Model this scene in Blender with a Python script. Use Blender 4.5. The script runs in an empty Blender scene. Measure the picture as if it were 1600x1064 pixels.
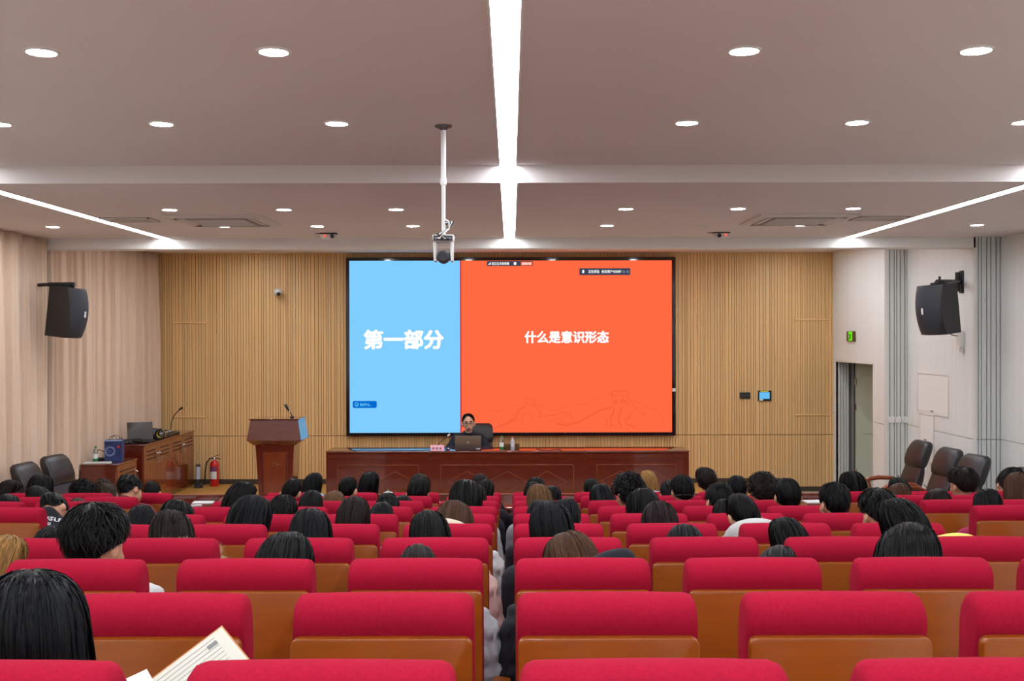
import bpy, bmesh, math, random
import numpy as np
from mathutils import Vector, Matrix, Euler

# ------------------------------------------------------------------ camera, world, exposure
scene = bpy.context.scene
C = scene.collection
PI = math.pi
CAMZ, F, VX, VY = 2.42, 1700.0, 798.0, 525.0
cam_d = bpy.data.cameras.new('camera'); cam = bpy.data.objects.new('camera', cam_d); C.objects.link(cam)
cam_d.sensor_width = 36.0; cam_d.lens = F / 1600 * 36.0; cam_d.clip_start = 0.05; cam_d.clip_end = 100
cam.matrix_world = (Matrix.Translation((0, 0, CAMZ)) @ Matrix.Rotation(-(800 - VX) / F, 4, 'Z')
                    @ Matrix.Rotation(PI / 2 - (532 - VY) / F, 4, 'X') @ Matrix.Rotation(math.radians(-0.12), 4, 'Z'))
scene.camera = cam
world = bpy.data.worlds.new('world'); scene.world = world; world.use_nodes = True
world.node_tree.nodes['Background'].inputs['Color'].default_value = (0.5, 0.53, 0.6, 1)
world.node_tree.nodes['Background'].inputs['Strength'].default_value = 0.2
vs = scene.view_settings
vs.view_transform = 'Standard'; vs.look = 'None'; vs.gamma = 1.0; vs.use_curve_mapping = False; vs.exposure = 0.0
STRIP_L, DOWN_L, SCREEN_L = 27.0, 190.0, 1.0

def PX(x, d): return (x - VX) * d / F
def PZ(y, d): return CAMZ - (y - VY) * d / F

# ------------------------------------------------------------------ materials
MATS = {}
def lin(c):
    return tuple(((v / 255) / 12.92 if v / 255 <= 0.04045 else (((v / 255) + 0.055) / 1.055) ** 2.4) for v in c)

def mat(name, col, rough=0.5, metal=0.0, noise=None, coat=0.0, spec=0.5, bump=None, emit=None, island=0.0, alpha=None, trans=0.0, sheen=0.0):
    """col: sRGB 0-255.  noise=(scale xyz, amount, detail)  bump=(scale xyz, strength, distance)"""
    if name in MATS: return MATS[name]
    m = bpy.data.materials.new(name); m.use_nodes = True
    nt = m.node_tree; p = nt.nodes['Principled BSDF']; L = nt.links.new
    c = (*lin(col), 1)
    p.inputs['Base Color'].default_value = c
    p.inputs['Roughness'].default_value = rough
    p.inputs['Metallic'].default_value = metal
    p.inputs['Specular IOR Level'].default_value = spec
    p.inputs['Coat Weight'].default_value = coat
    p.inputs['Coat Roughness'].default_value = 0.03
    if sheen: p.inputs['Sheen Weight'].default_value = sheen
    if trans: p.inputs['Transmission Weight'].default_value = trans
    tc = None
    if noise or bump or island:
        tc = nt.nodes.new('ShaderNodeTexCoord')
    if noise or island:
        hsv = nt.nodes.new('ShaderNodeHueSaturation'); hsv.inputs['Color'].default_value = c
        val = None
        if noise:
            mp = nt.nodes.new('ShaderNodeMapping'); mp.inputs['Scale'].default_value = noise[0]
            L(tc.outputs['Object'], mp.inputs['Vector'])
            nz = nt.nodes.new('ShaderNodeTexNoise'); nz.inputs['Detail'].default_value = noise[2]; nz.inputs['Scale'].default_value = 1
            L(mp.outputs['Vector'], nz.inputs['Vector'])
            mr = nt.nodes.new('ShaderNodeMapRange')
            mr.inputs['From Min'].default_value = 0.25; mr.inputs['From Max'].default_value = 0.75
            mr.inputs['To Min'].default_value = 1 - noise[1]; mr.inputs['To Max'].default_value = 1 + noise[1]
            L(nz.outputs['Fac'], mr.inputs['Value']); val = mr.outputs['Result']
        if island:
            g = nt.nodes.new('ShaderNodeNewGeometry'); mr2 = nt.nodes.new('ShaderNodeMapRange')
            mr2.inputs['To Min'].default_value = 1 - island; mr2.inputs['To Max'].default_value = 1 + island
            L(g.outputs['Random Per Island'], mr2.inputs['Value'])
            if val is None: val = mr2.outputs['Result']
            else:
                mu = nt.nodes.new('ShaderNodeMath'); mu.operation = 'MULTIPLY'
                L(val, mu.inputs[0]); L(mr2.outputs['Result'], mu.inputs[1]); val = mu.outputs[0]
        L(val, hsv.inputs['Value']); L(hsv.outputs['Color'], p.inputs['Base Color'])
    if bump:
        mp2 = nt.nodes.new('ShaderNodeMapping'); mp2.inputs['Scale'].default_value = bump[0]
        L(tc.outputs['Object'], mp2.inputs['Vector'])
        nb = nt.nodes.new('ShaderNodeTexNoise'); nb.inputs['Scale'].default_value = 1; nb.inputs['Detail'].default_value = 3
        L(mp2.outputs['Vector'], nb.inputs['Vector'])
        bp = nt.nodes.new('ShaderNodeBump'); bp.inputs['Strength'].default_value = bump[1]; bp.inputs['Distance'].default_value = bump[2]
        L(nb.outputs['Fac'], bp.inputs['Height']); L(bp.outputs['Normal'], p.inputs['Normal'])
    if emit:
        p.inputs['Emission Color'].default_value = (*lin(emit[0]), 1); p.inputs['Emission Strength'].default_value = emit[1]
    MATS[name] = m
    return m

def emat(name, col, strength):
    if name in MATS: return MATS[name]
    m = bpy.data.materials.new(name); m.use_nodes = True
    nt = m.node_tree; nt.nodes.clear()
    e = nt.nodes.new('ShaderNodeEmission'); e.inputs['Color'].default_value = (*lin(col), 1); e.inputs['Strength'].default_value = strength
    o = nt.nodes.new('ShaderNodeOutputMaterial'); nt.links.new(e.outputs[0], o.inputs[0])
    MATS[name] = m
    return m

M_ceil = mat('ceiling_paint', (226, 218, 215), 0.9, noise=((0.6, 0.6, 0.6), 0.03, 2))
M_beam = mat('beam_paint', (238, 235, 230), 0.9)
M_slat = mat('oak_slat', (222, 182, 124), 0.5, noise=((30, 30, 1.2), 0.07, 4), island=0.07)
M_slatbase = mat('slat_groove', (150, 108, 62), 0.8)
M_white = mat('pale_ribbed_panel', (228, 229, 225), 0.75, island=0.015)
M_whitebase = mat('pale_panel_groove', (150, 146, 140), 0.85)
M_greyrib = mat('grey_ribbed_panel', (204, 208, 203), 0.7, island=0.02)
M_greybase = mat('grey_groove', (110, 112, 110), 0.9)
M_trim = mat('pale_trim', (222, 219, 214), 0.6)
M_dark = mat('dark_baseboard', (62, 52, 42), 0.6)
M_floor = mat('hall_floor', (186, 178, 164), 0.35, noise=((3, 3, 3), 0.08, 4))
M_stage = mat('stage_wood', (196, 148, 74), 0.3, noise=((2.2, 14, 4), 0.12, 5), spec=0.4)
M_curtain = mat('beige_curtain', (216, 190, 165), 0.9, noise=((60, 60, 4), 0.05, 3), bump=((300, 300, 300), 0.15, 0.002), sheen=0.2)
M_red = mat('crimson_fabric', (158, 22, 49), 0.95, noise=((130, 130, 130), 0.12, 3), bump=((420, 420, 420), 0.3, 0.002), spec=0.08)
M_seatwood = mat('honey_plywood', (142, 71, 11), 0.30, noise=((4, 4, 16), 0.16, 5), coat=0.15)
M_seatedge = mat('plywood_edge', (205, 120, 45), 0.4)
M_metal = mat('grey_metal', (120, 122, 126), 0.35, 0.9)
M_dkmetal = mat('dark_metal', (50, 52, 56), 0.4, 0.6)
M_mahog = mat('mahogany', (98, 34, 19), 0.2, noise=((5, 5, 22), 0.2, 6), coat=1.0)
M_mahog2 = mat('mahogany_light', (120, 52, 22), 0.26, noise=((5, 22, 5), 0.22, 6), coat=0.7)
M_mahogline = mat('inlay_line', (136, 72, 44), 0.4)
M_black = mat('black_plastic', (26, 26, 29), 0.4)
M_speaker = mat('speaker_mesh', (38, 42, 50), 0.7, bump=((500, 500, 500), 0.4, 0.002))
M_leather = mat('black_leather', (36, 34, 37), 0.38, bump=((120, 120, 120), 0.2, 0.003))
M_armwood = mat('chair_arm_wood', (138, 60, 26), 0.25, noise=((20, 4, 4), 0.15, 4), coat=0.5)
M_whitepl = mat('white_plastic', (225, 225, 222), 0.45)
M_paper = mat('white_paper', (214, 215, 214), 0.8)
M_skin = mat('skin', (222, 176, 148), 0.5, noise=((25, 25, 25), 0.05, 3))
M_skin2 = mat('skin_tan', (192, 140, 110), 0.5, noise=((25, 25, 25), 0.05, 3))
M_chrome = mat('chrome', (200, 200, 200), 0.15, 1.0)
M_glass = mat('clear_bottle', (225, 235, 235), 0.08, trans=0.9)

# ------------------------------------------------------------------ builders
def tag(o, label=None, cat=None, group=None, kind=None):
    if label: o['label'] = label
    if cat: o['category'] = cat
    if group: o['group'] = group
    if kind: o['kind'] = kind
    return o

def empty(name, loc=(0, 0, 0), rz=0.0, label=None, cat=None, group=None, parent=None):
    o = bpy.data.objects.new(name, None); C.objects.link(o)
    o.location = loc; o.rotation_euler = (0, 0, rz); o.empty_display_size = 0.1; o.parent = parent
    return tag(o, label, cat, group)

def link(name, me, m=None, parent=None, loc=None, rz=None):
    if m is not None and not len(me.materials): me.materials.append(m)
    o = bpy.data.objects.new(name, me); C.objects.link(o); o.parent = parent
    if loc is not None: o.location = loc
    if rz is not None: o.rotation_euler = (0, 0, rz)
    return o

class G:
    """collects geometry, then builds ONE mesh object"""
    def __init__(s): s.v = []; s.f = []
    def add(s, v, f):
        n = len(s.v); s.v += [tuple(p) for p in v]; s.f += [tuple(i + n for i in q) for q in f]; return s
    def box(s, x0, x1, y0, y1, z0, z1):
        return s.add([(x0, y0, z0), (x1, y0, z0), (x1, y1, z0), (x0, y1, z0), (x0, y0, z1), (x1, y0, z1), (x1, y1, z1), (x0, y1, z1)],
                     [(0, 3, 2, 1), (4, 5, 6, 7), (0, 1, 5, 4), (1, 2, 6, 5), (2, 3, 7, 6), (3, 0, 4, 7)])
    def hexa(s, bot, top):
        return s.add(list(bot) + list(top), [(0, 3, 2, 1), (4, 5, 6, 7), (0, 1, 5, 4), (1, 2, 6, 5), (2, 3, 7, 6), (3, 0, 4, 7)])
    def prism(s, poly, axis, a, b):
        """extrude polygon (2d) along axis 'x','y' or 'z' between a and b"""
        def P(u, w, t): return (t, u, w) if axis == 'x' else (u, t, w) if axis == 'y' else (u, w, t)
        n = len(poly)
        v = [P(u, w, a) for u, w in poly] + [P(u, w, b) for u, w in poly]
        f = [tuple(range(n))[::-1], tuple(range(n, 2 * n))] + [(i, (i + 1) % n, n + (i + 1) % n, n + i) for i in range(n)]
        return s.add(v, f)
    def loft(s, rings, cap=True, closed=True):
        n = len(rings[0]); v = [p for r in rings for p in r]; f = []
        for k in range(len(rings) - 1):
            for i in range(n if closed else n - 1):
                j = (i + 1) % n
                f.append((k * n + i, k * n + j, (k + 1) * n + j, (k + 1) * n + i))
        if cap: f += [tuple(range(n))[::-1], tuple(range((len(rings) - 1) * n, len(rings) * n))]
        return s.add(v, f)
    def lathe(s, prof, n=16, c=(0, 0, 0), axis='z'):
        rings = []
        for r, h in prof:
            ring = []
            for i in range(n):
                a = 2 * PI * i / n; u, w = r * math.cos(a), r * math.sin(a)
                ring.append((c[0] + u, c[1] + w, c[2] + h) if axis == 'z' else (c[0] + u, c[1] + h, c[2] - w) if axis == 'y' else (c[0] + h, c[1] + u, c[2] + w))
            rings.append(ring)
        return s.loft(rings)
    def tube(s, pts, r, n=8):
        pts = [Vector(p) for p in pts]; rings = []
        rr = r if isinstance(r, (list, tuple)) else [r] * len(pts)
        t0 = (pts[1] - pts[0]).normalized(); u = t0.orthogonal().normalized()
        for i, p in enumerate(pts):
            t = (pts[min(i + 1, len(pts) - 1)] - pts[max(i - 1, 0)]).normalized()
            u = (u - t * u.dot(t)).normalized(); w = t.cross(u)
            rings.append([tuple(p + (u * math.cos(2 * PI * k / n) + w * math.sin(2 * PI * k / n)) * rr[i]) for k in range(n)])
        return s.loft(rings)
    def ellipsoid(s, c, r, n=16, m=10):
        rings = []
        for i in range(m + 1):
            th = 0.02 + (PI - 0.04) * i / m
            rings.append([(c[0] + r[0] * math.sin(th) * math.cos(2 * PI * k / n), c[1] + r[1] * math.sin(th) * math.sin(2 * PI * k / n), c[2] - r[2] * math.cos(th)) for k in range(n)])
        return s.loft(rings)
    def capsule(s, a, b, ra, rb=None, n=12):
        rb = ra if rb is None else rb; a, b = Vector(a), Vector(b); d = (b - a).normalized(); pts = []; rr = []
        for t in (1.0, 0.85, 0.5, 0): pts.append(a - d * ra * t); rr.append(max(ra * math.sqrt(max(0, 1 - t * t)), ra * 0.08))
        for t in (0, 0.5, 0.85, 1.0): pts.append(b + d * rb * t); rr.append(max(rb * math.sqrt(max(0, 1 - t * t)), rb * 0.08))
        return s.tube(pts, rr, n)
    def mesh(s, name, bevel=0.0, seg=1, smooth=True, sharp=40):
        me = bpy.data.meshes.new(name); me.from_pydata(s.v, [], s.f)
        if bevel:
            bm = bmesh.new(); bm.from_mesh(me)
            bmesh.ops.bevel(bm, geom=bm.edges[:], offset=bevel, segments=seg, profile=0.5, affect='EDGES', clamp_overlap=True)
            bm.to_mesh(me); bm.free()
        if smooth:
            me.polygons.foreach_set('use_smooth', [True] * len(me.polygons))
            me.set_sharp_from_angle(angle=math.radians(sharp))
        me.update()
        return me
    def build(s, name, m, parent=None, bevel=0.0, seg=1, smooth=True, sharp=40, loc=None, rz=None):
        return link(name, s.mesh(name, bevel, seg, smooth, sharp), m, parent, loc, rz)

def struct(o): o['kind'] = 'structure'; return o
def dup(root, loc, rz=None, label=None, group=None):
    r = root.copy(); C.objects.link(r); r.location = loc
    if rz is not None: r.rotation_euler = (0, 0, rz)
    if label: r['label'] = label
    if group: r['group'] = group
    for ch in root.children:
        c = ch.copy(); C.objects.link(c); c.parent = r
        for g in ch.children:
            d = g.copy(); C.objects.link(d); d.parent = c
    return r

def rrect(x0, x1, z0, z1, r, n=5):
    pts = []
    for cx, cz, a0 in ((x1 - r, z1 - r, 0), (x0 + r, z1 - r, 90), (x0 + r, z0 + r, 180), (x1 - r, z0 + r, 270)):
        for i in range(n + 1):
            a = math.radians(a0 + 90 * i / n); pts.append((cx + r * math.cos(a), cz + r * math.sin(a)))
    return pts

# ------------------------------------------------------------------ layout constants
WALL_D = 17.88                                   # back wall
BEAM_D, STEP_D = 13.2, 8.45
H1, H2, HB, HS = CAMZ + 1.327, CAMZ + 1.19, CAMZ + 1.06, CAMZ + 1.367
FLOOR0 = -0.14
def row_d(n): return 1.78 + 0.914 * n
def row_z(n): return FLOOR0 + 0.0994 * (9 - n)
XL1, XL2 = -5.80, -5.92                          # left walls (curtains hang in front of them)
XRA, XRC, XRD = 5.30, 5.62, 5.95

# ------------------------------------------------------------------ floor, stage, walls, ceiling
g = G()
g.box(-6.2, 6.2, row_d(9) - 0.28, 18.2, FLOOR0 - 0.3, FLOOR0)
fl = struct(g.build('floor', M_floor, smooth=False))
for n in range(0, 9):
    y0 = row_d(n) - 0.28 if n else -6.2
    struct(G().box(-6.2, 6.2, y0, row_d(n + 1) - 0.28, FLOOR0 - 0.3, row_z(n)).build('floor', M_floor, smooth=False))
st = struct(G().box(-5.9, 4.42, 14.15, 18.1, FLOOR0, 0.0).build('floor_stage', M_stage, smooth=False))
g = G(); random.seed(3)
struct(G().box(-5.9, 4.43, 14.12, 14.155, FLOOR0, 0.004).build('trim_1', M_mahog2, bevel=0.004))

ce = struct(G().box(-6.3, 6.3, -6.2, STEP_D, H1, H1 + 0.3).build('ceiling', M_ceil, smooth=False))
struct(G().box(-6.3, 6.3, STEP_D, BEAM_D, H2, H2 + 0.45).build('ceiling_lower', M_ceil, smooth=False))
struct(G().box(-5.85, XRC + 0.05, BEAM_D, BEAM_D + 0.25, HB, H2 + 0.3).build('ceiling_beam', M_beam, bevel=0.006))
struct(G().box(-6.3, 6.3, BEAM_D + 0.25, 18.3, HS, HS + 0.3).build('ceiling_stage', M_ceil, smooth=False))
struct(G().box(-6.3, 6.3, -6.3, -6.15, FLOOR0, H1 + 0.2).build('wall_rear', M_trim, smooth=False))

# back wall with slats
wb = struct(G().box(-6.2, 6.2, WALL_D, WALL_D + 0.2, FLOOR0 - 0.1, HS + 0.1).build('wall_back', M_slatbase, smooth=False))
g = G(); random.seed(5)
x = -5.95; zg = PZ(680, WALL_D)
while x < 5.32:
    w = random.choice([0.026, 0.04, 0.04, 0.056])
    g.box(x, x + w, WALL_D - 0.016, WALL_D + 0.004, zg + 0.006, HS)
    g.box(x, x + w, WALL_D - 0.016, WALL_D + 0.004, 0.075 if x < 4.42 else FLOOR0 + 0.075, zg - 0.006)
    x += w + 0.0065
tag(g.build('slats', M_slat, wb, smooth=False), 'narrow vertical oak slats', kind='stuff')
for xa, xb, ya, yb in ((271, 323, 503, 650), (1242, 1294, 500, 649)):
    a = empty('access_panel', (0, 0, 0), parent=wb)
    X0, X1, Z0, Z1 = PX(xa, WALL_D), PX(xb, WALL_D), PZ(yb, WALL_D), PZ(ya, WALL_D)
    gg = G()
    gg.box(X0 - 0.01, X1 + 0.01, WALL_D - 0.03, WALL_D - 0.01, Z0 - 0.016, Z0 + 0.016); gg.box(X0 - 0.01, X1 + 0.01, WALL_D - 0.03, WALL_D - 0.01, Z1 - 0.016, Z1 + 0.016)
    gg.box(X0 - 0.006, X0 + 0.006, WALL_D - 0.026, WALL_D - 0.01, Z0, Z1); gg.box(X1 - 0.006, X1 + 0.006, WALL_D - 0.026, WALL_D - 0.01, Z0, Z1)
    gg.build('panel_frame', M_slat, a, bevel=0.003)
struct(G().box(-5.9, 4.42, WALL_D - 0.03, WALL_D, 0.0, 0.078).build('baseboard_back', M_dark, bevel=0.003))
struct(G().box(4.42, XRA, WALL_D - 0.03, WALL_D, FLOOR0, FLOOR0 + 0.078).build('baseboard_back', M_dark, bevel=0.003))

# left walls
struct(G().box(XL1 - 0.4, XL1, -6.2, BEAM_D, FLOOR0, H1 + 0.1).build('wall_left', M_trim, smooth=False))
struct(G().box(XL2 - 0.4, XL2, BEAM_D, 18.2, FLOOR0, HS + 0.1).build('wall_left', M_trim, smooth=False))
struct(G().box(XL2 - 0.2, -5.80, BEAM_D - 0.06, BEAM_D + 0.14, FLOOR0, H2).build('trim_2', M_trim, bevel=0.005))

# right walls: D (hall), column, C, B, A (door)
def ribs_x(parent, X, y0, y1, z0, z1, pitch, gap, depth, m, splits=(), jitter=False):
    """vertical ribs on a wall facing -X"""
    g = G(); y = y0; cuts = [z0, *splits, z1]
    while y < y1 - 0.004:
        w = min(pitch * (random.choice([0.7, 1, 1.3]) if jitter else 1), y1 - y)
        for a, b in zip(cuts[:-1], cuts[1:]):
            g.box(X - depth, X + 0.004, y, y + w - gap, a + (0.005 if a != z0 else 0), b - (0.005 if b != z1 else 0))
        y += w
    return tag(g.build('rib_cladding', m, parent, smooth=False), kind='stuff')
def ribs_y(parent, Y, x0, x1, z0, z1, pitch, gap, depth, m, splits=()):
    g = G(); x = x0; cuts = [z0, *splits, z1]
    while x < x1 - 0.004:
        w = min(pitch * random.choice([0.7, 1, 1.3]), x1 - x)
        for a, b in zip(cuts[:-1], cuts[1:]):
            g.box(x, x + w - gap, Y - depth, Y + 0.004, a + (0.004 if a != z0 else 0), b - (0.004 if b != z1 else 0))
        x += w
    return tag(g.build('rib_cladding', m, parent, smooth=False), kind='stuff')
ZGR = CAMZ - 1.266
wd = struct(G().box(XRD, XRD + 0.3, -6.2, BEAM_D + 0.1, FLOOR0, H1 + 0.1).build('wall_right', M_whitebase, smooth=False))
ribs_x(wd, XRD, 8.5, BEAM_D, FLOOR0 + 0.08, H2, 0.034, 0.005, 0.008, M_white, (ZGR,))
ribs_x(wd, XRD, -6.1, 8.5, FLOOR0 + 0.08, H1, 0.2, 0.006, 0.008, M_white, (ZGR,))
wc0 = struct(G().box(XRC, XRD + 0.3, BEAM_D, BEAM_D + 0.2, FLOOR0, HS).build('wall_column', M_greybase, smooth=False))
ribs_y(wc0, BEAM_D, XRC + 0.02, XRD, FLOOR0, H2, 0.05, 0.011, 0.02, M_greyrib, (ZGR,))
G().box(XRC - 0.006, XRC + 0.022, BEAM_D - 0.024, BEAM_D + 0.01, FLOOR0, HB).build('corner_trim', M_trim, wc0)
wc = struct(G().box(XRC, XRD + 0.3, BEAM_D + 0.2, 15.4, FLOOR0, HS).build('wall_right', M_whitebase, smooth=False))
ribs_x(wc, XRC, BEAM_D + 0.02, 15.4, FLOOR0 + 0.08, HS, 0.034, 0.005, 0.008, M_white, (ZGR,))
DB = 15.4
wb2 = struct(G().box(XRA, XRD + 0.3, DB, DB + 0.16, FLOOR0, HS).build('wall_column', M_greybase, smooth=False))
ribs_y(wb2, DB, XRA + 0.03, XRC, FLOOR0, HS, 0.05, 0.011, 0.02, M_greyrib)
G().box(XRA - 0.012, XRA + 0.03, DB - 0.022, DB + 0.02, FLOOR0, HS).build('corner_trim', M_trim, wb2)
# door wall A: opening between DO0..DO1
DO0, DO1, DOZ = 5.3 * F / (1365 - VX), 5.3 * F / (1306.5 - VX), CAMZ - 0.081 * 5.3
wa = struct(G().box(XRA, XRA + 0.16, DB + 0.16, DO0, FLOOR0, HS).box(XRA, XRA + 0.16, DO1, WALL_D + 0.05, FLOOR0, HS).box(XRA, XRA + 0.16, DO0, DO1, DOZ, HS).build('wall_right', M_whitebase, smooth=False))
ribs_x(wa, XRA, DB + 0.01, DO0 - 0.02, FLOOR0, HS, 0.034, 0.004, 0.007, M_white, (ZGR,))
ribs_x(wa, XRA, DO1 + 0.02, WALL_D - 0.02, FLOOR0, HS, 0.034, 0.004, 0.007, M_white, (ZGR,))
ribs_x(wa, XRA, DO0 - 0.02, DO1 + 0.02, DOZ + 0.03, HS, 0.034, 0.004, 0.007, M_white)
g = G(); g.box(XRA - 0.012, XRA + 0.17, DO0 - 0.03, DO0, FLOOR0, DOZ + 0.03); g.box(XRA - 0.012, XRA + 0.17, DO1, DO1 + 0.03, FLOOR0, DOZ + 0.03)
g.box(XRA - 0.012, XRA + 0.17, DO0 - 0.03, DO1 + 0.03, DOZ, DOZ + 0.03)
struct(g.build('trim_3', M_trim, bevel=0.003))
# recess behind the opening: ribbed far jamb, dark gap and the open panelled leaf
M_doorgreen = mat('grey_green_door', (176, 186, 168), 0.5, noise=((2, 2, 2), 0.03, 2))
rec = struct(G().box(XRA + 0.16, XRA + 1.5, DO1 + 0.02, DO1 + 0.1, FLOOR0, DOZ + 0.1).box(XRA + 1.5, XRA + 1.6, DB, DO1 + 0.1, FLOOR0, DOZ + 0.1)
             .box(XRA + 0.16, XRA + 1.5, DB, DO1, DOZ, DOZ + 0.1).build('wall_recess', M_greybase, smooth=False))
g = G()
for i in range(4):
    g.box(XRA + 0.03 + i * 0.045, XRA + 0.03 + i * 0.045 + 0.036, DO1 - 0.02, DO1 + 0.02, FLOOR0, DOZ)
tag(g.build('rib_cladding', M_greyrib, rec, smooth=False), kind='stuff')
# door leaf, hinged at the far jamb, opened into the recess
door = struct(empty('door_1', (XRA + 0.29, DO1 - 0.10, FLOOR0), math.radians(-50)))
DW, DH = 0.95, DOZ - FLOOR0 - 0.02
G().box(0, DW, -0.02, 0.02, 0.01, DH).build('door_leaf', M_doorgreen, door, bevel=0.004)
for z0, z1 in ((0.18, 0.82), (0.98, DH - 0.2)):
    for x0, x1 in ((0.12, 0.42), (0.53, 0.83)):
        g = G(); g.prism(rrect(x0, x1, z0, z1, 0.01, 2), 'y', -0.032, -0.018)
        o = g.build('door_panel', M_doorgreen, door, bevel=0.008)
G().box(-0.05, -0.005, -0.05, 0.05, 0.0, DH).build('door_jamb', M_greybase, door)
for z in (0.3, 1.35, 1.75):
    G().box(-0.03, 0.03, -0.04, -0.02, z, z + 0.11).build('hinge', M_chrome, door, bevel=0.002)
G().box(0.45, 0.72, -0.07, -0.02, DH - 0.07, DH - 0.01).build('door_closer', mat('closer_beige', (200, 176, 140), 0.5), door, bevel=0.006)

# ------------------------------------------------------------------ curtains
def curtain(x, y0, y1, z0, z1, amp, pitch, seed, label, flare=0.0):
    rnd = random.Random(seed); n = max(60, int((y1 - y0) / pitch * 30)); rows = 14
    ph = [rnd.uniform(0, 6.28) for _ in range(6)]; V = []; Fc = []
    for r in range(rows + 1):
        t = r / rows; z = z1 + (z0 - z1) * t
        for i in range(n + 1):
            s = i / n; y = y0 + (y1 - y0) * s
            u = (y - y0) / pitch * 2 * PI
            u2 = u + 0.9 * math.sin(u * 0.21 + ph[0]) + 0.6 * math.sin(u * 0.37 + ph[1])
            a = amp * (0.55 + 0.45 * min(1, t * 2 + 0.3)) * (0.7 + 0.3 * math.sin(u * 0.13 + ph[3]))
            dx = -a * (1.2 - 2.2 * abs(math.sin(u2 / 2)) ** 0.6) + 0.16 * a * math.sin(3.1 * u2 + ph[4] + t * 0.8) + 0.10 * a * math.sin(5.3 * u2 + ph[5]) + 0.12 * amp * math.sin(u * 0.5 + 3 * t)
            dy = 0.25 * pitch * 0.4 * math.cos(u2) + flare * t * (s if flare > 0 else (1 - s))
            V.append((x + dx, y + dy, z))
    for r in range(rows):
        for i in range(n):
            a = r * (n + 1) + i; Fc.append((a, a + n + 1, a + n + 2, a + 1))
    me = bpy.data.meshes.new('curtain'); me.from_pydata(V, [], Fc)
    me.polygons.foreach_set('use_smooth', [True] * len(me.polygons))
    o = link('curtain', me, M_curtain)
    md = o.modifiers.new('thick', 'SOLIDIFY'); md.thickness = 0.006
    return tag(o, label, 'curtain', 'beige curtains along the left wall')
curtain(-5.64, 8.6, 13.16, FLOOR0 + 0.02, H2 - 0.003, 0.10, 0.36, 1, 'long beige pleated curtain nearest the camera, left of the hanging loudspeaker')
curtain(-5.75, 13.30, 15.98, 0.02, HS - 0.01, 0.10, 0.40, 2, 'beige pleated curtain directly behind the left loudspeaker')
curtain(-5.80, 15.72, 17.80, 0.02, HS - 0.01, 0.085, 0.36, 3, 'beige pleated curtain in the corner beside the oak slat wall')

# ------------------------------------------------------------------ ceiling lights
M_strip = emat('strip_light', (240, 246, 255), STRIP_L)
M_down = emat('downlight_lens', (248, 250, 255), DOWN_L)
M_off = mat('unlit_lens', (210, 210, 210), 0.4)
def strip(x, w, y0, y1, zc, label):
    t = empty('ceiling_light_strip', (x, y0, zc), 0, label, 'strip light', 'linear ceiling lights')
    L = y1 - y0
    G().box(-w / 2 - 0.012, -w / 2, 0, L, -0.006, -0.0005).box(w / 2, w / 2 + 0.012, 0, L, -0.006, -0.0005).build('edge_trim', M_beam, t)
    G().box(-w / 2, w / 2, 0.002, L - 0.002, -0.004, -0.0005).build('diffuser', M_strip, t, smooth=False)
strip(PX(794, 8), 0.124, -5.9, STEP_D - 0.01, H1, 'wide central light strip in the nearer, higher ceiling')
strip(PX(796, 10), 0.124, STEP_D + 0.01, BEAM_D - 0.01, H2, 'central light strip in the lower ceiling in front of the screen')
strip(-4.18, 0.124, -5.9, STEP_D - 0.01, H1, 'left light strip in the higher ceiling, out past the downlights')
strip(4.11, 0.124, -5.9, STEP_D - 0.01, H1, 'right light strip in the higher ceiling, out past the downlights')
strip(-4.18, 0.11, STEP_D + 0.01, BEAM_D - 0.01, H2, 'left slanting light strip on the lower ceiling, above the curtains')
strip(4.11, 0.11, STEP_D + 0.01, BEAM_D - 0.01, H2, 'right slanting light strip on the lower ceiling, above the door side')
strip(-4.18, 0.11, BEAM_D + 0.3, 17.2, HS, 'left light strip over the stage, behind the beam')
strip(4.45, 0.11, BEAM_D + 0.3, 17.2, HS, 'right light strip over the stage, behind the beam')
def downlight(x, y, z, label, on=True, proto={}):
    if on not in proto:
        t = empty('downlight', (x, y, z), 0, label, 'downlight', 'round recessed downlights')
        G().loft([[(r * math.cos(2 * PI * k / 24), r * math.sin(2 * PI * k / 24), h) for k in range(24)] for r, h in ((0.082, -0.0005), (0.08, -0.006), (0.068, -0.007), (0.0655, -0.001))], cap=False).build('rim', M_whitepl, t)
        G().add([(0.065 * math.cos(2 * PI * k / 24), 0.065 * math.sin(2 * PI * k / 24), -0.004) for k in range(24)], [tuple(range(24))[::-1]]).build('lens', M_down if on else M_off, t, smooth=False)
        proto[on] = t
    else:
        dup(proto[on], (x, y, z), None, label)
ORD = ['first', 'second', 'third', 'fourth', 'fifth', 'sixth', 'seventh', 'eighth', 'ninth']
for y, xs, rn in ((5.07, (-2.18, -1.10, 1.09, 2.17), 'the nearest row visible'), (6.78, (-3.18, -2.17, -1.08, 1.10, 2.16, 3.20), 'the second row'),
                  (3.4, (-2.17, -1.09, 1.09, 2.17), 'a row overhead of the back seats'), (1.7, (-3.2, -2.17, -1.09, 1.09, 2.17, 3.2), 'a row above the camera'), (0.0, (-3.2, -2.17, -1.09, 1.09, 2.17, 3.2), 'an added unseen row behind the camera'), (-1.7, (-3.2, -2.17, -1.09, 1.09, 2.17, 3.2), 'a second added row behind the camera'), (-3.4, (-3.2, -2.17, -1.09, 1.09, 2.17, 3.2), 'the rearmost added row')):  # last three rows: unseen, added behind the camera to light the seat backs
    for i, x in enumerate(xs):
        downlight(x, y, H1, f'round ceiling downlight in {rn}, {ORD[i]} from the left')
for i, x in enumerate((-3.19, -2.12, -1.07, 1.08, 2.13, 3.21)):
    downlight(x, 10.19, H2, f'small downlight in the lower ceiling, nearer row, {ORD[i]} from the left')
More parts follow.
